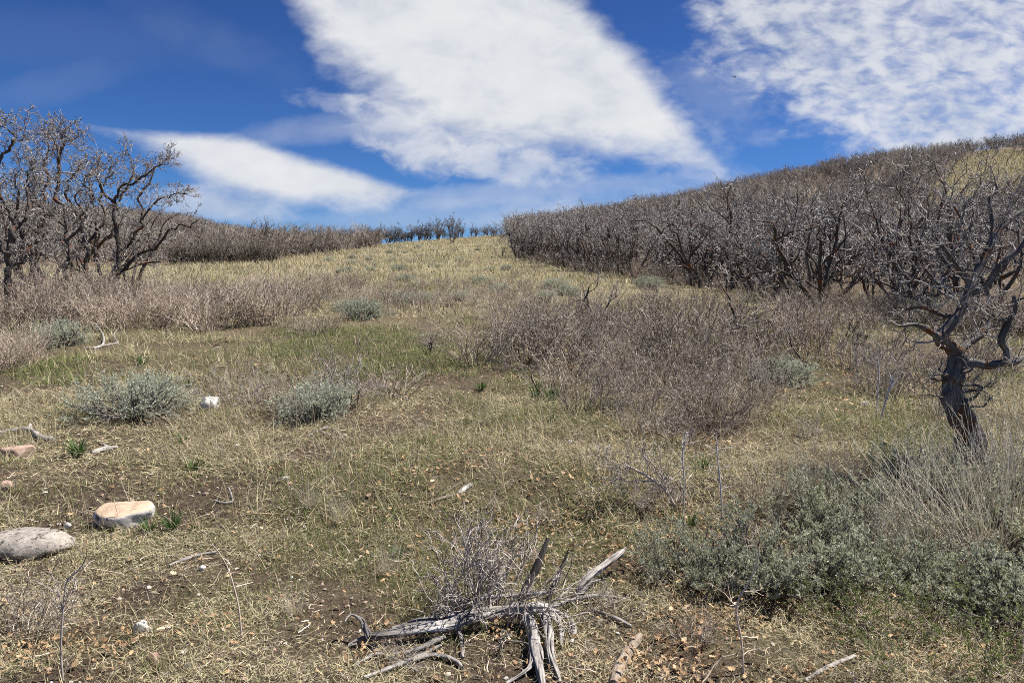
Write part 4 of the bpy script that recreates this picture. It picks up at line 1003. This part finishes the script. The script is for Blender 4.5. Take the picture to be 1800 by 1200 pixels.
def bud_shrub(seed, H, W):
    rng = np.random.default_rng(seed); n0 = 16; a = rng.uniform(0, 6.28, n0); q_ = np.sqrt(rng.random(n0))
    P = np.stack([np.cos(a)*q_*W*.25, np.sin(a)*q_*W*.25, np.full(n0, -.02)], 1); D = np.stack([np.cos(a)*.8-.2, np.sin(a)*.8, np.full(n0, .75)], 1)
    lv = [dict(k=6, gn=.14, tr=.02, tip=.5), dict(k=5, gn=.16, tr=.05, tip=.5, num=4.5, tmin=.2, ang=40, rl=.5, rr=.7, rmin=.0014), dict(k=4, gn=.16, tr=.05, tip=.6, num=2.2, tmin=.2, ang=42, rl=.5, rr=.8, rmin=.0011)]
    sk = rescale(skeleton(P, D, H*rng.uniform(.7, 1.1, n0), np.full(n0, .0026), lv, rng), H)
    root = thing('budding_shrub', '', 'shrub'); t = MB()
    for i in range(3): t.tubes(*sk[i], 4 if i == 0 else 3, tint=rng.random(len(sk[i][0])))
    t.obj('stem', [SHRUB_TWIG], root)
    c = MB(); n = 1300
    for lvl, m in ((1, n//2), (2, n)):
        PP = sk[lvl][0]; k = PP.shape[1]; i = rng.integers(0, len(PP), m//3); s = rng.uniform(.2, 1, m//3)*(k-1); j = np.minimum(s.astype(int), k-2); fr = (s-j)[:, None]
        p = PP[i, j]*(1-fr)+PP[i, j+1]*fr
        for _ in range(3): leaves(c, p, nrm(rng.normal(0, .7, p.shape)+np.array([0, 0, .6])), rng.uniform(.007, .014, len(p)), rng.uniform(.002, .0042, len(p)), rng, rng.random(len(p)))
    c.obj('foliage', [BUD], root, False)
    return (root, *extent(sk))
BD = Kind([bud_shrub(800+i, .3, .5) for i in range(3)])
for i, (x, y, h, l) in enumerate([(1690, 1150, 130, 'budding shrub with fresh green leaves at the bottom right'), (1790, 1190, 130, 'budding green shrub in the bottom right corner'), (1560, 1120, 110, 'budding shrub in front of the low middle sagebrush'),
        (1600, 1195, 100, 'budding shrub at the bottom edge left of the corner shrub'), (1470, 1090, 80, 'leftmost sparse budding shrub before the sagebrush patch'), (1730, 1080, 90, 'budding shrub below the sagebrush at the right edge'),
        (1620, 800, 60, 'low yellowish green budding shrub on grass left of the lichened oak'), (1540, 830, 60, 'low budding shrub behind the tall dry grass clumps'), (655, 770-60, 30, 'small green leafed shrub under the twigs right of the central sagebrush')]):
    place(BD, i, x, y, h, l)

# ------------------------------------------------------------------ the lichened oak at right
def near_oak():
    b = at(1722, 846); d = depth_of(b)
    root = thing('lichened_oak', 'crooked dead oak with orange lichen and pale bare limbs at the right edge', 'oak tree', b)
    tr, cr = MB(), MB()
    def L(s, seed, sides=14, amp=.16, tw=0, ln=.35, mb=tr, r=.006, lev=3):
        P = [at_depth(x, y, d+dz)-b for x, y, rr, dz in s]; R = [rr*(1.0 if seed == 3 else .70)/F*d for x, y, rr, dz in s]
        Q, Rr = limb(mb, P, R, seed, sides, amp)
        if tw: twigs_on(cr, Q, Rr, tw, ln, r, seed+50, up=.5, levels=lev, gn=.34, tmin=.15)
        return Q, Rr
    L([(1726, 858, 24, .0), (1721, 835, 20, .0), (1713, 800, 21, .0), (1704, 762, 22, .0), (1690, 735, 20, 0), (1676, 713, 17, 0), (1673, 690, 17, 0), (1676, 665, 17, 0), (1681, 645, 16, 0), (1689, 622, 14, 0)], 3, 26, .22)
    L([(1688, 628, 15, 0), (1672, 612, 14, -.02), (1656, 600, 14, -.04), (1652, 592, 13, -.04), (1668, 574, 13, -.02), (1686, 552, 13, 0), (1696, 530, 12, .03), (1708, 500, 12, .06), (1722, 470, 11, .1), (1736, 442, 10, .12), (1752, 410, 8, .16), (1775, 385, 7, .2), (1810, 365, 6, .25)], 5, 16, .16, 15, .38, r=.008)
    L([(1654, 594, 9, -.04), (1640, 586, 8, -.1), (1625, 576, 7, -.16), (1606, 570, 5, -.2), (1584, 573, 3, -.25)], 6, 12, .2, 7, .12, lev=2)
    L([(1690, 640, 15, 0), (1712, 638, 12, -.03), (1738, 642, 11, -.06), (1762, 638, 10, -.08), (1782, 636, 9, -.1), (1800, 628, 6, -.1), (1830, 620, 5, -.1)], 7, 14, .2, 8, .2, lev=2)
    L([(1772, 640, 9, -.08), (1768, 615, 8, -.08), (1760, 598, 8, -.1), (1768, 575, 9, -.1), (1775, 560, 7, -.1), (1785, 545, 5, -.12), (1782, 520, 4, -.12)], 8, 12, .25, 12, .22, lev=2)
    L([(1768, 563, 5, -.1), (1752, 562, 4, -.12), (1744, 552, 3, -.14)], 9, 10, .2, 5, .14, lev=2)
    L([(1708, 500, 9, .06), (1690, 480, 7, .02), (1672, 455, 6, 0), (1655, 430, 5, -.02)], 10, 10, .2, 12, .35)
    L([(1700, 520, 8, .05), (1735, 500, 7, 0), (1755, 470, 7, -.05), (1790, 440, 6, -.1), (1820, 400, 5, -.1)], 11, 10, .2, 10, .36)
    L([(1736, 442, 8, .12), (1745, 400, 6, .2), (1740, 350, 5, .25), (1752, 335, 3, .3), (1748, 318, 2, .3)], 12, 10, .2, 18, .28)
    L([(1722, 470, 8, .1), (1700, 420, 6, .2), (1690, 385, 4, .3), (1676, 362, 2.5, .3)], 13, 10, .2, 18, .3)
    L([(1690, 560, 6, 0), (1650, 552, 4.5, .1), (1620, 540, 4, .15), (1590, 545, 2.5, .2)], 14, 8, .2, 10, .25, lev=2)
    L([(1688, 618, 11, .02), (1705, 600, 9, .08), (1722, 590, 8, .12), (1735, 575, 6, .15), (1738, 562, 4, .16)], 16, 12, .25, 12, .22, lev=2)
    for i, (x, y, dx, dy) in enumerate([(1668, 688, -26, 8), (1664, 670, -30, -6), (1688, 676, 44, 6), (1690, 690, 34, -4), (1692, 702, 52, -22), (1662, 655, -14, -8), (1700, 735, 40, -34), (1690, 655, 26, -18), (1722, 828, 34, -4)]):
        b2 = R_.normal(0, 5, 4)
        L([(x, y, 4, -.05), (x+dx*.35+b2[0], y+dy*.3+b2[1], 3, -.08), (x+dx*.7, y+dy*.7+b2[2], 2.4, -.12), (x+dx, y+dy, 1, -.13)], 20+i, 7, .2, 5, .12, lev=2)
    # splintered slabs down the right flank
    for i in range(9):
        x = 1702+i*4; y0 = 722+i*13
        L([(x-8, y0-24, 3, -.05), (x+2, y0, 6, -.08), (x+5+R_.uniform(-3, 6), y0+30, 2, -.09)], 40+i, 8, .3, mb=tr)
    tr.obj('trunk', [NEAR_BARK], root); cr.obj('crown', [GREY_TWIG], root)
near_oak()

# ------------------------------------------------------------------ oaks
OL = Kind([oak(900+i, 3.3, nt=(3, 2, 3, 2)[i], detail=1.0, twig=.0055, r0=.078, spread=.34, gn=.30, low=.28) for i in range(4)])
def drawn_oak(base, lines, label, tw=30, ln=.34):
    """an oak whose main limbs follow given lines; the fine branches grow from them"""
    b = at(*base); d = depth_of(b); root = thing('oak_tree', label, 'oak tree', b, 0, 'bare oaks of the left clump'); tr, cr = MB(), MB()
    for n, (dz, s) in enumerate(lines):
        k = len(s); P = [at_depth(x, y, d+dz*(q_/(k-1))+(dz*.3 if n else 0))-b for q_, (x, y, rr) in enumerate(s)]; R = [rr*.5/F*d for x, y, rr in s]; R[-1] *= .45; R[-2] *= .8
        m_ = k*3-2; P = smooth_path(P, m_); P[1:-1] += R_.normal(0, .026, P[1:-1].shape); R = np.interp(np.linspace(0, 1, m_), np.linspace(0, 1, k), R)
        Q, Rr = limb(tr, P, R, n+3, 8, .2)
        up = Q[:, 2].mean() > 1.2
        twigs_on(cr, Q, Rr, tw if up else 11, ln if up else .40, .011, n+40+int(base[0]), up=.45, levels=4, gn=.34, tmin=.15, ang=52)
    tr.obj('trunk', [OAK_BARK], root); cr.obj('crown', [GREY_TWIG], root)
drawn_oak((206, 535), [(0, [(206, 542, 10), (205, 500, 8), (207, 460, 7.5), (208, 420, 7), (202, 385, 7), (202, 358, 6)]),
   (.3, [(203, 370, 5), (192, 346, 4.5), (176, 330, 4), (170, 308, 3), (172, 288, 2.5), (160, 274, 2)]), (-.5, [(202, 358, 5), (210, 332, 4.5), (240, 320, 4), (262, 302, 3), (285, 284, 2), (300, 274, 1.5)]),
   (.5, [(204, 365, 4), (216, 338, 4), (236, 306, 3), (230, 282, 2.4), (222, 264, 2)]), (-.6, [(208, 480, 6), (238, 455, 6), (270, 436, 5), (288, 415, 4.5), (300, 404, 3.5), (328, 398, 3), (350, 388, 1.5)]),
   (.6, [(212, 470, 4), (258, 463, 4), (290, 457, 3), (322, 458, 2)]), (.2, [(208, 445, 5), (234, 420, 5), (250, 388, 4.5), (246, 352, 4), (262, 322, 3), (272, 296, 2.4), (296, 284, 1.5)]), (-.4, [(250, 386, 3.5), (278, 352, 3), (300, 345, 2.4), (330, 341, 1.5)])],
   'rightmost bare oak of the left clump with a long low limb reaching over the meadow')
drawn_oak((150, 530), [(0, [(152, 538, 9), (150, 495, 8), (156, 455, 7), (150, 425, 7), (142, 400, 6), (150, 375, 5.5)]), (.4, [(150, 430, 6), (172, 405, 5), (186, 372, 4.5), (176, 350, 4), (186, 322, 3), (196, 300, 2.4), (190, 276, 1.8)]),
   (-.4, [(148, 385, 5), (128, 362, 4.5), (118, 340, 4), (124, 312, 3), (140, 296, 2.4), (150, 280, 1.6)]), (.2, [(150, 375, 4.5), (160, 345, 4), (150, 318, 3), (160, 298, 2.4), (176, 284, 1.5)]), (.6, [(152, 470, 5), (130, 440, 4.5), (112, 425, 4), (96, 402, 3)])],
   'bare oak in the middle of the left clump with rusty bark on its lower stems')
drawn_oak((100, 545), [(0, [(100, 552, 10), (104, 510, 8.5), (114, 478, 8), (124, 450, 7), (118, 420, 7), (114, 392, 6.5), (112, 365, 6)]), (.3, [(112, 368, 6), (100, 342, 6), (104, 310, 5.5), (105, 280, 5), (112, 256, 4), (134, 242, 3), (142, 231, 1.8)]),
   (.3, [(105, 282, 4), (96, 250, 3.4), (84, 236, 2.4), (76, 228, 1.6)]), (-.3, [(112, 256, 3), (110, 242, 2.5), (116, 228, 1.6)]), (-.5, [(118, 424, 5), (140, 400, 4), (146, 372, 3.6), (136, 346, 3), (150, 320, 2)]), (.5, [(116, 400, 5), (92, 380, 4.5), (70, 362, 4), (60, 340, 3), (66, 312, 2)])],
   'tall bare oak with two long limbs curling up above the left clump')
drawn_oak((70, 540), [(0, [(70, 548, 9), (68, 505, 8), (58, 470, 7.5), (62, 430, 7), (74, 400, 6.5), (80, 370, 6), (76, 340, 5)]), (.3, [(76, 342, 5), (84, 312, 4.5), (78, 286, 4), (86, 262, 3), (74, 244, 2)]), (-.4, [(62, 435, 5), (40, 410, 5), (30, 380, 4.5), (36, 345, 4), (26, 318, 3), (34, 292, 2)]),
   (.4, [(78, 372, 4.5), (56, 350, 4), (48, 322, 3.4), (56, 296, 2.6), (48, 272, 1.8)])], 'bare oak leaning between the two tallest trunks of the left clump')
drawn_oak((10, 575), [(0, [(10, 584, 14), (12, 530, 12), (16, 480, 11), (18, 440, 10), (24, 405, 9), (16, 375, 9), (4, 348, 8)]), (.3, [(4, 350, 7), (-8, 312, 6), (2, 276, 5), (20, 258, 4), (36, 242, 3), (46, 226, 2)]), (-.3, [(22, 256, 4), (20, 234, 3), (6, 218, 2), (0, 210, 1.5)]),
   (.5, [(22, 410, 7), (44, 385, 6), (50, 350, 5), (42, 322, 4), (54, 296, 3), (60, 276, 2)]), (-.5, [(16, 445, 7), (-12, 410, 6), (-26, 370, 5), (-18, 330, 4), (-30, 290, 3)]), (.2, [(16, 470, 6), (40, 452, 5), (58, 430, 4), (82, 420, 3)])],
   'tallest gnarled bare oak, cut by the left edge of the photo', 21, .32)
for i, (x, y, h, l) in enumerate([(178, 512, 200, 'smaller bare oak behind the middle of the left clump'), (-70, 550, 330, 'bare oak mostly outside the left edge'), (40, 515, 215, 'bare oak at the back of the left clump'), (120, 510, 200, 'thin bare oak at the back between the curling oak and the middle one'), (-15, 515, 240, 'dense bare oak at the back behind the tallest trunk'), (85, 505, 205, 'low dense bare oak behind the two curling limbs'), (232, 512, 170, 'short dense bare oak right behind the rightmost trunk'), (150, 508, 225, 'slender bare oak at the back of the left clump next to the rusty stems'), (60, 510, 235, 'slender bare oak at the back of the left clump behind the leaning oak')]):
    place(OL, i, x, y, h, l, 'bare oaks of the left clump', wmul=.8)

OT = Kind([oak(920+i, 3.2, nt=(3, 4, 3, 4, 2)[i], detail=.84, twig=.0078, r0=(.07, .05, .075, .055, .08)[i], spread=.36, gn=.31, low=.14) for i in range(5)])
def along(s):
    d = np.concatenate([[0], np.cumsum(np.linalg.norm(np.diff(EDGE, axis=0), axis=1))]); t = s*d[-1]
    return np.array([np.interp(t, d, EDGE[:, c]) for c in range(2)]), d[-1]
nth = 0
PL = []
_, EL = along(0)
for row, off in enumerate((.8, 2.8, 5.0, 7.6, 10.6, 14)):
    step = (1.5, 1.6, 1.8, 2.0, 2.4, 2.8)[row]
    for k in range(int(EL/step)+2):
        c, _ = along(min((k+R_.uniform(.1, .9))*step/EL, 1.0)); v = c/np.linalg.norm(c)
        x, y = c + v*(off+R_.uniform(-.8, .8)); PL.append((x, y, R_.uniform(2.6, 3.5)))
for x, y, h in PL:
    u, v_ = project(np.array([x, y, height(x, y)]))
    if u > 1960: continue
    H = OT.p[nth % 5][1]
    h = h*np.interp(u, [1000, 1300, 1500], [1.05, 1.06, .96])*R_.uniform(.85, 1.12)*(np.interp(u, [880, 960, 1060], [.72, .85, 1.0]))
    front = 'leafless grey oak in the dense thicket at the foot of the right slope'
    OT.put(nth, (x, y, height(x, y)), R_.uniform(0, 6.28), (h/H*.85, h/H*.85, h/H), front, 'oak thicket at the foot of the right slope'); nth += 1
# hillside and ridge oaks
OR = Kind([oak(940+i, 2.6, nt=5, detail=.82, twig=.011, r0=.05, spread=.45, gn=.2, mats=(OAK_FAR, OAK_FAR)) for i in range(3)])
for i, (x, y, h) in enumerate([(655, 425, 30), (668, 426, 32), (682, 424, 34), (697, 423, 34), (712, 424, 32), (726, 422, 34), (740, 421, 38), (752, 420, 36), (765, 419, 40), (778, 418, 42), (790, 418, 44), (803, 419, 45), (814, 419, 42), (826, 418, 36)]):
    place(OR, i, x+jit(5), y+jit(2), h*R_.uniform(.55, 1.15), 'small bare oak in the row standing on the grassy crest', 'oaks on the crest', wmul=.95)
for i, x in enumerate(range(648, 775, 11)): place(OR, i+1, x+jit(4), np.interp(x, [648, 775], [431, 422])+jit(1), R_.uniform(26, 36), 'small bare oak in the row standing on the grassy crest', 'oaks on the crest', wmul=1.1)
place(OR, 1, 795, 428, 34, 'bushy round bare oak standing forward of the crest row', wmul=1.1)
for i, x in enumerate(range(838, 912, 9)): place(OR, i, x+jit(3), 417+jit(1), R_.uniform(20, 28), 'distant low bare oak on the skyline right of the crest row', 'distant oaks right of the crest row')
for i, x in enumerate(range(300, 490, 10)):
    for yy in (466, 461, 455): place(OR if (q*7) % 3 else OT, q, x+jit(5), yy-(x-300)*.02+jit(1), R_.uniform(34, 64), 'pale grey oak brush at the lower edge of the left hillside', 'pale oaks at the left hill foot', wmul=1.0); q += 1
for i, x in enumerate(range(490, 655, 9)):
    place(OR, q, x+jit(4), np.interp(x, [490, 560, 655], [455, 446, 434])+jit(2), R_.uniform(20, 36), 'small bare oak along the upper left edge of the meadow', 'oaks along the upper left meadow edge'); q += 1
place(OR, 0, 884, 456, 32, 'lone thin bare sapling on grass left of the right thicket', wmul=.5)

# small dead oaks amid the shrubs
OS = Kind([oak(960+i, 1.2, nt=1+i % 2, detail=.75, twig=.005, r0=.045, spread=.25, gn=.42, name='small_oak') for i in range(3)])
for i, (x, y, h, l) in enumerate([(995, 560, 90, 'small crooked dead oak rising above shrubs left of the right thicket'), (1052, 558, 75, 'small dead oak with arching limb right of the crooked one'), (1285, 620, 150, 'slim dead oak stem with rusty top amid the brown shrubs'),
        (1445, 660, 100, 'dark little oak at the right end of the brown shrubs'), (1500, 620, 80, 'low dead oak in front of the right thicket'), (1340, 610, 90, 'short gnarled oak beside the slim rusty stem'), (968, 700, 75, 'stunted dark stem at the front of the brown shrubs'), (760, 625, 50, 'tiny dark oak sprout in grass at centre'), (135, 608, 55, 'grey forked dead oak stub next to the small dark sagebrush')]):
    place(OS, i, x, y, h, l)

# ------------------------------------------------------------------ far oak brush (one mass)
def oak_brush():
    mb = MB(); protos = []
    for s in range(6):
        rng = np.random.default_rng(1000+s); nt = 6; a = np.arange(nt)*6.28/nt+rng.normal(0, .5, nt)
        D = np.stack([np.cos(a)*.5, np.sin(a)*.5, np.ones(nt)], 1); P = np.stack([np.cos(a)*.3, np.sin(a)*.3, np.zeros(nt)], 1)
        lv = [dict(k=3, gn=.2, tr=.05, tip=.5), dict(k=3, gn=.25, tr=.1, tip=.5, num=4, tmin=.25, ang=40, rl=.55, rr=.6, rmin=.02), dict(k=3, gn=.25, tr=.1, tip=.6, num=4.4, tmin=.15, ang=45, rl=.5, rr=.6, rmin=.016)]
        sk = rescale(skeleton(P, D, np.full(nt, 1.6), np.full(nt, .05), lv, rng), 2.7)
        m = MB()
        for i in range(3): m.tubes(*sk[i], 3, tint=rng.random(len(sk[i][0])))
        protos.append((np.concatenate(m.v), np.concatenate(m.f[4]), np.concatenate(m.t)))
    pts = []
    for y0, y1, sp in ((30, 70, 1.8), (70, 110, 2.0), (110, 165, 2.2), (165, 200, 2.8)):
        n = int((1.9*(y1*y1-y0*y0)/2)/(sp*sp)); Y = np.sqrt(R_.uniform(y0*y0, y1*y1, n)); X = R_.uniform(-.95, .95, n)*Y
        pts.append(np.stack([X, Y], 1))
    pts = np.concatenate(pts)
    ok = oakland(pts[:, 0], pts[:, 1]) > .6
    pts = pts[ok]; P = np.stack([pts[:, 0], pts[:, 1], height(pts[:, 0], pts[:, 1])], 1)
    px, py = project(P)
    d = np.interp(px, EU, ED, left=0); right = px > 895
    keep = np.where(right, P[:, 1] > d+15, (P[:, 1] > 50))
    keep &= opening(px, py) < .5
    gap = fbm(P[:, 0]*.06, P[:, 1]*.06, 301, 2)
    keep &= (gap > .27)
    P = P[keep]; print('far brush', len(P))
    for s in range(6):
        Q = P[s::6]; n = len(Q); V, f, t = protos[s]; th = R_.uniform(0, 6.28, n); sc = R_.uniform(.5, 1.15, n)
        c, sn = np.cos(th)*sc, np.sin(th)*sc
        W = np.stack([V[None, :, 0]*c[:, None]-V[None, :, 1]*sn[:, None], V[None, :, 0]*sn[:, None]+V[None, :, 1]*c[:, None], V[None, :, 2]*sc[:, None]], -1)+Q[:, None, :]
        fc = (f[None]+np.arange(n)[:, None, None]*len(V)).reshape(-1, 4)
        tt = np.clip(t[None, :]*.6+(R_.random(n)*.3+.7*(fbm(Q[:, 0]*.11, Q[:, 1]*.11, 77, 2)-.25))[:, None], 0, 1)
        mb.add(W, fc, 0, tt)
    tag(mb.obj('oak_brush', [OAK_FAR]), 'continuous grey brown leafless oak brush covering the far slopes', 'oak brush', kind='stuff')
oak_brush()

# ------------------------------------------------------------------ bird
def bird():
    p = at_depth(1291, 136, 60.0); root = thing('bird', 'tiny dark bird flying high against the cloud at right', 'bird', p, .6)
    mb = MB()
    mb.tubes(np.array([[(-.16, 0, 0), (-.1, 0, .0), (0, 0, .01), (.08, 0, .015), (.13, 0, .03), (.17, 0, .02)]]), np.array([[.012, .03, .045, .035, .028, .006]]), 8)
    for s in (-1, 1):
        mb.add([(.06, 0, .02), (-.06, 0, .02), (-.04, .16*s, .07), (.05, .15*s, .08), (-.05, .32*s, .04)], [(0, 1, 2, 3)]); mb.add([(.05, .15*s, .08), (-.04, .16*s, .07), (-.05, .32*s, .04)], [(0, 1, 2)])
    mb.add([(-.12, .02, 0), (-.12, -.02, 0), (-.25, -.05, 0), (-.25, .05, 0)], [(0, 1, 2, 3)])
    m, nt = new_mat('dark_feather'); n = noise(nt, nd(nt, 'ShaderNodeTexCoord').outputs['Object'], 30)
    finish(nt, ramp(nt, n, [(.3, (.012, .012, .014)), (.7, (.04, .038, .04))]), .6)
    mb.obj('body', [m], root)
bird()
for k in (OL, OT, OR, OS, BS, BP, NEARS, SG, SL, DG, TF, BD): k.drop()
